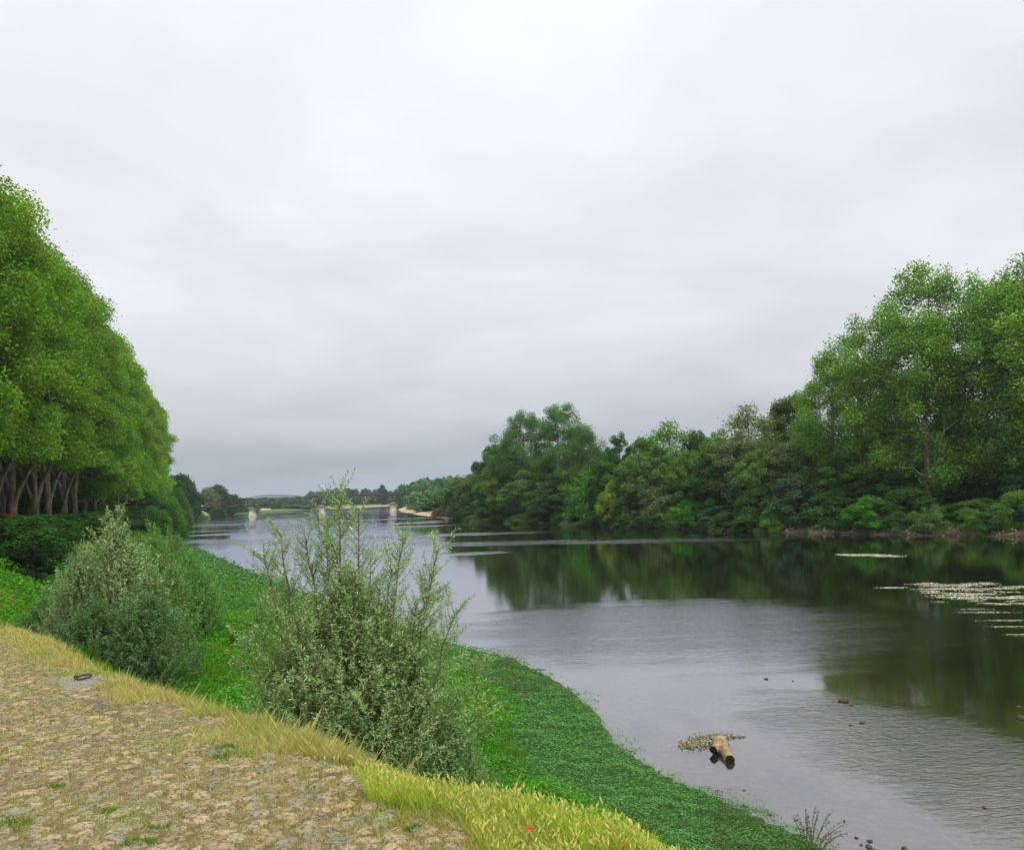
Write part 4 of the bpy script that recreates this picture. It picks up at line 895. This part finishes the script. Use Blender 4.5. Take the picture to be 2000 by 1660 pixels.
def tufts():
    r = np.random.default_rng(51)
    for px, py, d, h, lab in ((455, 1172, 30.5, .62, 'dark green rush tuft standing alone beside the water plants'), (975, 1520, 9.6, .42, 'dark rush tuft behind the barley below the big willow bush'),
                         (1205, 1600, 9.2, .45, 'dark rush tuft right of the barley in the foreground'), (1330, 1640, 9.0, .40, 'rush tuft furthest right beside the barley'), (175, 1290, 15.5, .4, 'single green upright weed standing at the quay edge')):
        rr = ray(px, py); x = rr.x * d; y = d; z = gz1(x, y); n = 260; a = r.uniform(0, 6.28, n); q = .10 * np.sqrt(r.uniform(0, 1, n)) * (h / .45)
        c = np.column_stack([np.cos(a) * q, np.sin(a) * q, np.zeros(n)]); V, Fq, sh = blades(c, h * r.uniform(.6, 1.1, n), max(.006, d * .0009), .28, hue(n, .62, .2, .06, r), r)
        o = link('rush_tuft', mesh_np('rush_tuft', V, Fq, M_grass, sh), None, (x, y, z)); tag(o, lab, 'rush tuft')
    # sapling at lower right
    g = gp(1590, 1655); root = empty('willow_sapling', (g[0] - .05, g[1], -.02), 'thin sparse willow sapling at the water edge, bottom right of the green mat', 'sapling'); wood, P, D = [], [], []
    for k in range(20):
        tx = r.uniform(-.35, .75); h = r.uniform(.3, .82) * (1 - .4 * abs(tx)); b = np.array([tx * .25, r.uniform(-.15, .15), 0]); e = np.array([tx, r.uniform(-.3, .3), h]); t = np.linspace(0, 1, 6)[:, None]; pts = b + (e - b) * t + np.array([0, 0, .08]) * np.sin(t * 3.14)
        wood.append(tube(pts, np.linspace(.006, .002, 6), 4)); n = 34; tt = r.uniform(.2, 1, n)[:, None]; P.append(b + (e - b) * tt + np.array([0, 0, .08]) * np.sin(tt * 3.14)); D.append((e - b) * .6 + rnd_dir(n, r) * .8)
    V, Fq, _ = cat_meshes(wood); link('stems', mesh_np('sapling_stems', V, Fq, M_twig), root); P, D = np.concatenate(P), np.concatenate(D); n = len(P)
    V, Fq, sh = leaves(P, D, rnd_dir(n, r) + [0, 0, .6], r.uniform(.02, .042, n), .014, .1, hue(n, 1, .2, .1, r)); c = link('foliage', mesh_np('sapling_foliage', V, Fq, M_willow, sh), root); c.color = (.07, .12, .035, 1)
tufts()
def quay_tufts():
    r = np.random.default_rng(61)
    spots = [(455, 1482, .16, 'long green weed clump lying on the cobbles below the verge'), (440, 1464, .10, 'small green tuft just above the long weed clump on the cobbles'), (222, 1587, .07, 'bright green tuft left of the largest pale cobbles'),
             (272, 1650, .09, 'green grass tuft between cobbles at the bottom edge'), (112, 1534, .06, 'tiny light green tuft on the left part of the cobbles'), (310, 1618, .06, 'flat green tuft among grey cobbles near the bottom'), (12, 1615, .14, 'green and brown weed clump at the bottom left corner'), (815, 1618, .07, 'green tuft on the cobbles left of the barley')]
    for px, py, w, lab in spots:
        x, y = cp(px, py); n = 170; q = np.sqrt(r.uniform(0, 1, n)) * w; a = r.uniform(0, 6.28, n); c = np.column_stack([np.cos(a) * q * 1.2, np.sin(a) * q * .7, np.zeros(n)])
        V, Fq, sh = blades(c, w * .4 * r.uniform(.4, 1.2, n), .006, .9, hue(n, .9, .2, .1, r), r); tag(link('grass_tuft', mesh_np('grass_tuft', V, Fq, M_grass, sh), None, (x, y, gz1(x, y))), lab, 'grass tuft')
quay_tufts()

# ------------------------------------------------------------------ driftwood, rocks, floating weed
def driftwood():
    g = gp(1412, 1470); root = empty('driftwood_log', (g[0], g[1], 0), 'forked stub of pale driftwood with dark sawn ends in the shallows', 'driftwood')
    def lump(a, b, ra, rb, seed, k=12, n=9):
        q = np.random.default_rng(seed); t = np.linspace(0, 1, n)[:, None]; pts = a + (b - a) * t + np.array([0, 0, .02]) * np.sin(t * 3.1); rad = np.linspace(ra, rb, n) * (1 + q.normal(0, .06, n)) * np.array([.8, 1.25, 1.2, 1.02, .95, .93, .97, .95, 1.0])[:n]; V, Fq = tube(pts, rad, k); V += q.normal(0, .009, V.shape); return V, Fq, pts
    # main stub pointing towards the camera and right, side fork to the left
    s = g[1] / F
    def rel(px, py, z): p = gp(px, py, z); return p - np.array([g[0], g[1], 0])
    A = rel(1408, 1450, .10); B = rel(1426, 1483, .055); C = rel(1394, 1465, .10)
    V1, F1, p1 = lump(A + np.array([-.02, .10, -.02]), B, .155, .105, 1); V2, F2, p2 = lump(A + np.array([.02, .02, -.01]), C, .12, .09, 2)
    V3, F3, _p = lump(A + np.array([.0, .05, .02]), A + np.array([.10, .20, .13]), .07, .02, 3); V4, F4, _p = lump(A + np.array([-.05, .08, .0]), A + np.array([-.20, .22, .05]), .06, .018, 4)
    V, Fq, _ = cat_meshes([(V1, F1), (V2, F2), (V3, F3), (V4, F4)]); link('wood', mesh_np('wood', V, Fq, M_wood, smooth=True), root)
    for nm, Vx, n in (('sawn_end', V1, 9), ('sawn_end', V2, 9)):
        ring = Vx[-12:]; c = ring.mean(0); ax = np.cross(ring[0] - c, ring[3] - c); ax /= np.linalg.norm(ax); ax *= np.sign(ax @ np.array([0, -1, .2])) ; W = np.concatenate([ring + ax * .002, [c + ax * .006]]); j = np.arange(12)
        link(nm, mesh_np(nm, W, np.stack([j, (j + 1) % 12, np.full(12, 12)], 1), M_woodend), root)
    # root collar broken bits
driftwood()
def rocks():
    def rock(seed):
        q = np.random.default_rng(seed); u = np.linspace(0, np.pi, 7); v = np.arange(10) * 2 * np.pi / 10; V = np.array([(np.sin(a) * np.cos(b), np.sin(a) * np.sin(b) * .75, np.cos(a) * .6) for a in u for b in v]); V *= (1 + .16 * np.sin(V[:, [0]] * 4 + seed) + .12 * np.cos(V[:, [1]] * 5 + seed * 2)) ; V += q.normal(0, .03, V.shape)
        i = np.array([[a * 10 + b, (a + 1) * 10 + b, (a + 1) * 10 + (b + 1) % 10, a * 10 + (b + 1) % 10] for a in range(6) for b in range(10)]); return mesh_np('rock', V, i, M_rock, smooth=True)
    rk = [rock(s) for s in range(4)]
    for i, (px, py, w, lab) in enumerate([
        (1649, 1369, 20, 'brown rounded rock standing out of the shallows, largest in mid river'), (1664, 1377, 11, 'low dark rock touching the right side of the brown rounded rock'), (1496, 1326, 10, 'small rock alone left of the brown rounded rock'),
        (1549, 1330, 5, 'tiny stone right of the small lone rock'), (1684, 1411, 13, 'rock in the ripples below the brown rounded rock'), (1661, 1416, 9, 'low wet rock left of the rock in the ripples'),
        (1453, 1574, 14, 'dark stone at the edge of the green mat'), (1502, 1590, 12, 'grey stone lying just off the green mat'), (1682, 1650, 9, 'left stone of the wet group at the bottom edge'),
        (1697, 1654, 15, 'darkest stone of the wet group at the bottom edge'), (1699, 1643, 14, 'upper stone of the wet group at the bottom edge'), (1708, 1660, 14, 'lowest stone of the wet group, cut by the bottom edge'),
        (1768, 1658, 18, 'flat brown stone at the bottom edge right of the wet group'), (1996, 1403, 20, 'pale rock cut by the right edge of the picture'), (1990, 1380, 8, 'small rock above the pale rock at the right edge'), (1453, 1543, 8, 'small sunken stone off the green mat'), (1922, 1577, 10, 'small dark stone in the ripples at the lower right'), (1673, 1636, 10, 'thin dark stick-like stone above the wet group')]):
        g = gp(px, py); s = w / 2 * g[1] / F; o = link('rock', rk[i % 4], None, (g[0], g[1], .10 * s)); o.scale = (s, s, s * (.9 if i in (0, 9, 13) else .6)); o.rotation_euler = (0, 0, i * 1.7); tag(o, lab, 'rock')
rocks()
def weed(name, lab, blobs, nleaf, nflow, seed, sz=.03, fs=.02, wm=None, drop=.5):
    r = np.random.default_rng(seed); P = []
    area = np.array([a * b for _, _, a, b in blobs], float); area /= area.sum(); idx = r.choice(len(blobs), nleaf + nflow, p=area)
    for i in idx:
        px, py, a, b = blobs[i]; g = gp(px + a * .5 * np.clip(r.normal(), -2.2, 2.2), py + b * .55 * r.normal()); P.append(g)
    P = np.array(P); o0 = P.mean(0); P = P - o0; P[:, 2] = r.uniform(.004, .02, len(P)); n = nleaf
    A = leaves(P[:n], rnd_dir(n, r) * [1, 1, .2], np.array([0, 0, 1.]) + rnd_dir(n, r) * .4, sz * r.uniform(.6, 1.5, n), sz * .6, .1, hue(n, 1, .25, .1, r)); m = len(P) - n
    root = empty(name, (o0[0], o0[1], 0), lab, 'water weed')
    link('leaves', mesh_np('weed_leaves', A[0], A[1], M_weed, A[2]), root)['kind'] = 'stuff'
    B = leaves(P[n:] + [0, 0, .012], rnd_dir(m, r) * [1, 1, .15], np.array([0, 0, 1.]) + rnd_dir(m, r) * .35, fs * r.uniform(.7, 1.3, m), fs * .9, 0, hue(m, 1, .1, .02, r))
    link('flowers', mesh_np('weed_flowers', B[0], B[1], M_flower, B[2]), root)['kind'] = 'stuff'
weed('floating_weed', 'patch of floating weed with tiny white flowers caught behind the driftwood', [(1385, 1447, 34, 11), (1350, 1456, 22, 6), (1410, 1440, 22, 6), (1372, 1452, 40, 9), (1440, 1439, 16, 2.0)], 3600, 520, 1, .045, .026)
bl = []
weed('floating_weed', 'streak of white-flowering water weed on the dark reflection, farthest up the river', [(1690, 1084, 44, 1.7), (1735, 1086, 30, 1.2), (1655, 1083, 22, .8)], 500, 1000, 2, .11, .09)
_q = np.random.default_rng(3); raft = [(1740, 1148, 30, 1.0), (1700, 1086, 2, .1)]
for _k in range(46):
    _u = _q.uniform(-1, 1); _v = _q.uniform(-1, 1); raft.append((1905 + 95 * _u + 25 * _v, 1158 + 24 * _v + 5 * _u, _q.uniform(14, 62) * (1.1 - .6 * abs(_v)), _q.uniform(.35, 1.0)))
weed('floating_weed', 'broad raft of white-flowering water weed in long streaks at the right edge', raft, 2600, 4600, 3, .09, .065)
weed('floating_weed', 'thin broken threads of white-flowering weed below the broad raft', [(1930, 1196, 60, .9), (1960, 1212, 50, .8), (1975, 1224, 50, .7), (1990, 1240, 40, .6), (1900, 1190, 40, .6)], 300, 500, 4, .05, .045)
def waterline_stones():
    r = np.random.default_rng(77); Vs, Fs, n = [], [], 0; base = np.array([(-1, -1, -1), (1, -1, -1), (1, 1, -1), (-1, 1, -1), (-.6, -.6, 1), (.6, -.6, 1), (.6, .6, 1), (-.6, .6, 1)], float) * .5
    fq = np.array([[4, 5, 6, 7], [0, 1, 5, 4], [1, 2, 6, 5], [2, 3, 7, 6], [3, 0, 4, 7]])
    for k in range(650):
        px = r.uniform(1080, 2050); d = sd_(px) + r.uniform(-.4, 1.6) ; x = (px - CX) / F * d; z = max(gz1(x, d), -.05); s = r.uniform(.08, .32)
        V = (base * r.uniform(.6, 1.2, 3) + r.normal(0, .08, (8, 3))) * s; a = r.uniform(0, 6.28); V = np.column_stack([V[:, 0] * np.cos(a) - V[:, 1] * np.sin(a) + x, V[:, 0] * np.sin(a) + V[:, 1] * np.cos(a) + d, V[:, 2] + z + s * .15]); Vs.append(V); Fs.append(fq + n); n += 8
    m = rough_mat('bank_stone', (.10, .075, .05), (.24, .19, .13), 2, .9, 0)
    tag(link('bank_stones', mesh_np('bank_stones', np.concatenate(Vs), np.concatenate(Fs), m)), 'loose stones scattered along the bare earth waterline of the far bank', 'stones', kind='stuff')
waterline_stones()
def far_bank_grass():
    r = np.random.default_rng(78); n = 60000; px = r.uniform(1180, 2060, n); off = r.uniform(.9, 11, n) ** 1.0; d = np.interp(px, RSp[::-1, 0], RSp[::-1, 1]) + off; P = np.column_stack([(px - CX) / F * d, d]); z, L_, R_, E_ = ground_z(P, True)
    k = (r.uniform(0, 1, n) < .35 + .65 * sm(vnoise(P, .35, 30), -.4, .6)) & (R_ < -.8 - .5 * (vnoise(P, .25, 31) + .5).clip(0, 2)); P, z = P[k], z[k]; n = len(P)
    V, Fq, sh = blades(np.column_stack([P, z]), r.uniform(.25, .75, n), .10, .4, hue(n, .75, .25, .1, r), r)
    tag(link('far_bank_grass', mesh_np('far_bank_grass', V, Fq, M_grass, sh)), 'rough grass and weeds on the shaded slope of the far bank', 'grass', kind='stuff')
far_bank_grass()

# ------------------------------------------------------------------ bridge
def box(c, s, R3=None):
    v = np.array([(x, y, z) for x in (-.5, .5) for y in (-.5, .5) for z in (-.5, .5)]) * s
    if R3 is not None: v = v @ R3.T
    f = np.array([[0, 1, 3, 2], [4, 6, 7, 5], [0, 4, 5, 1], [2, 3, 7, 6], [0, 2, 6, 4], [1, 5, 7, 3]]); return v + np.asarray(c), f
def bridge():
    Y = 385.0; x0 = at(377, 990, Y)[0]; x1 = -22.0; zb, zt = 5.2, 8.6; Wd = 4.2
    root = empty('truss_bridge', (x0, Y, 0), 'long rusty lattice truss bridge on stone piers crossing the river', 'bridge')
    def part(nm, V, Fq, m, par=root): return link(nm, mesh_np(nm, V - np.array([x0, Y, 0]), Fq, m), par)
    for yy in (Y - Wd / 2, Y + Wd / 2):
        for nm, z, th in (('top_chord', zt, .32), ('bottom_chord', zb, .46)):
            V, Fq = box(((x0 + x1) / 2, yy, z), (x1 - x0, .3, th)); part(nm, V, Fq, M_rust)
    V, Fq = box(((x0 + x1) / 2, Y, zb + .02), (x1 - x0 - .1, Wd - .32, .2)); part('deck', V, Fq, M_rust)
    pn = 3.3; n = int((x1 - x0) / pn); h = zt - zb; ln = math.hypot(pn, h - .3); me = None
    V, Fq = box((0, 0, 0), (ln, .16, .22)); dg = mesh_np('diagonal', V, Fq, M_rust); V, Fq = box((0, 0, 0), (.24, .2, h - .36)); vt = mesh_np('post', V, Fq, M_rust); V, Fq = box((0, 0, 0), (.2, Wd - .32, .2)); cb = mesh_np('cross_beam', V, Fq, M_rust)
    for k in range(n):
        xm = x0 + (k + .5) * pn - x0; a = math.atan2(h - .3, pn)
        for sgn, yy in ((1, -Wd / 2), (1, Wd / 2)):
            o = link('diagonal', dg, root, (xm, yy, (zt + zb) / 2)); o.rotation_euler = (0, -a * sgn * (1 if k % 2 else -1), 0)
        if k % 4 == 0:
            for yy in (-Wd / 2, Wd / 2): link('post', vt, root, (k * pn + .15, yy, (zt + zb) / 2))
        link('cross_beam', cb, root, (k * pn, 0, zt))
    # piers
    for px in (493, 629, 768):
        c = at(px, 990, Y); x = c[0]; k = 16; th = np.arange(k) * 2 * np.pi / k; V = []
        lv = [(-1.6, 1.85), (0.5, 1.80), (.5, 1.5), (4.0, 1.25), (4.0, 1.45), (4.5, 1.45)]
        for z, rr in lv:
            for t in th:
                cx_, cy_ = np.cos(t), np.sin(t); V.append((x + np.sign(cx_) * abs(cx_) ** .6 * rr * 1.0, Y + np.sign(cy_) * abs(cy_) ** .8 * rr * 1.9, z))
        V = np.array(V); i = np.arange(len(lv) - 1)[:, None] * k; j = np.arange(k)[None]; Fq = np.stack([i + j, i + (j + 1) % k, i + k + (j + 1) % k, i + k + j], -1).reshape(-1, 4)
        V = np.concatenate([V, [[x, Y, 4.5]]]); T = np.stack([(len(lv) - 1) * k + np.arange(k), (len(lv) - 1) * k + (np.arange(k) + 1) % k, np.full(k, len(V) - 1)], 1)
        link('pier', mesh_np('pier', V - np.array([x0, Y, 0]), [Fq, T], M_pier), root)
        for yy in (-Wd / 2 - .0, Wd / 2): V2, F2 = box((x, Y + yy, (zb + 4.5) / 2 + .0), (.8, .5, zb - 4.5 - .46 / 2 + .2)); part('bearing', V2, F2, M_rust)
    # abutment at the left end
    ab = empty('bridge_abutment', (x0 - 2, Y, 0), 'pale stone abutment with a small pillar at the left end of the bridge', 'abutment')
    V, Fq = box((0, 0, 2.2), (4.0, 7, 5.2)); link('block', mesh_np('block', V, Fq, M_pier), ab); V, Fq = box((-.6, -2.9, 5.0), (5.0, 1.4, .5)); link('cap', mesh_np('cap', V, Fq, M_pier), ab)
    V, Fq = box((-1.0, -3.0, 6.2), (.9, .9, 2.0)); V[V[:, 2] > 6.5] = V[V[:, 2] > 6.5] * [.7, 1, 1] + [-.3, 0, 0]; link('pillar', mesh_np('pillar', V, Fq, M_white), ab)
    V, Fq = box((20, 0, .6), (0.01, .01, .01))
bridge()
def vehicle(name, loc, rz, L, W, H, paint, lab, cat, van=False):
    root = empty(name, loc, lab, cat, None, rz); hw = W / 2
    prof = [(-L / 2, .35), (-L / 2, H * .55), (-L / 2 + .25, H * .62), (-L * .30, H), (L * .18, H), (L * .32, H * .62), (L / 2 - .1, H * .52), (L / 2, H * .38), (L / 2, .35)] if not van else [(-L / 2, .4), (-L / 2, H * .95), (-L / 2 + .2, H), (L * .25, H), (L * .38, H * .62), (L / 2, H * .5), (L / 2, .4)]
    k = len(prof); V = np.array([(x, s * hw * (1 if z < H * .7 else .86), z) for s in (-1, 1) for x, z in prof]); j = np.arange(k); Fq = np.stack([j, (j + 1) % k, k + (j + 1) % k, k + j], 1)
    V = np.concatenate([V, [[0, -hw, H * .5], [0, hw, H * .5]]]); T = np.concatenate([np.stack([(j + 1) % k, j, np.full(k, 2 * k)], 1), np.stack([k + j, k + (j + 1) % k, np.full(k, 2 * k + 1)], 1)])
    link('body', mesh_np('body', V, [Fq, T], paint), root)
    for s in (-1, 1): Vb, Fb = box((-L * .06 if not van else L * .2, s * (hw * .93 + .01), H * .78), (L * .34 if not van else L * .16, .03, H * .22)); link('window', mesh_np('window', Vb, Fb, M_dark), root)
    for sx in (-.3, .3):
        for s in (-1, 1): pts = np.array([(L * sx, s * (hw - .12), .32), (L * sx, s * (hw + .04), .32)]); Vw, Fw = tube(pts, .32, 12); Vw = np.concatenate([Vw, [pts[1]]]); j = np.arange(12); link('wheel', mesh_np('wheel', Vw, [Fw, np.stack([12 + j, 12 + (j + 1) % 12, np.full(12, 24)], 1)], M_tyre), root)
pv = at(388, 984, 385); vehicle('van', (pv[0], 385.3, 5.32), 0, 3.6, 1.6, 1.6, M_white, 'small white van crossing the left end of the bridge', 'van', True)
pc = at(0, 1004, 78); vehicle('parked_car', (pc[0] - 1.0, 80, gz1(pc[0], 80)), .35, 3.9, 1.6, 1.4, M_redpaint, 'red car glimpsed between the avenue trunks at the left edge', 'car')

# stone bank slabs by the bridge, distant hill
def hill():
    n = 60; x = np.linspace(-1900, 700, n); V, Fq = [], []
    prof_ = lambda t: np.interp(t, [-1900, -1400, -1080, -1010, -950, -870, -780, -600, 0, 700], [8, 10, 14, 34, 42, 41, 26, 12, 10, 8])
    for i in range(n):
        zt = prof_(x[i]) + 1.5 * math.sin(i * 1.3); V += [(x[i], 2750, 0), (x[i], 2900, zt * .8), (x[i], 2960, zt), (x[i], 3150, 0)]
    for i in range(n - 1): a = i * 4; Fq += [[a + k, a + 4 + k, a + 5 + k, a + 1 + k] for k in range(3)]
    m = rough_mat('hill_woods', (.03, .06, .05), (.05, .09, .06), .02, .95, 0); tag(link('distant_hill', mesh_np('distant_hill', np.array(V, float), np.array(Fq), m, smooth=True)), kind='structure')
hill()
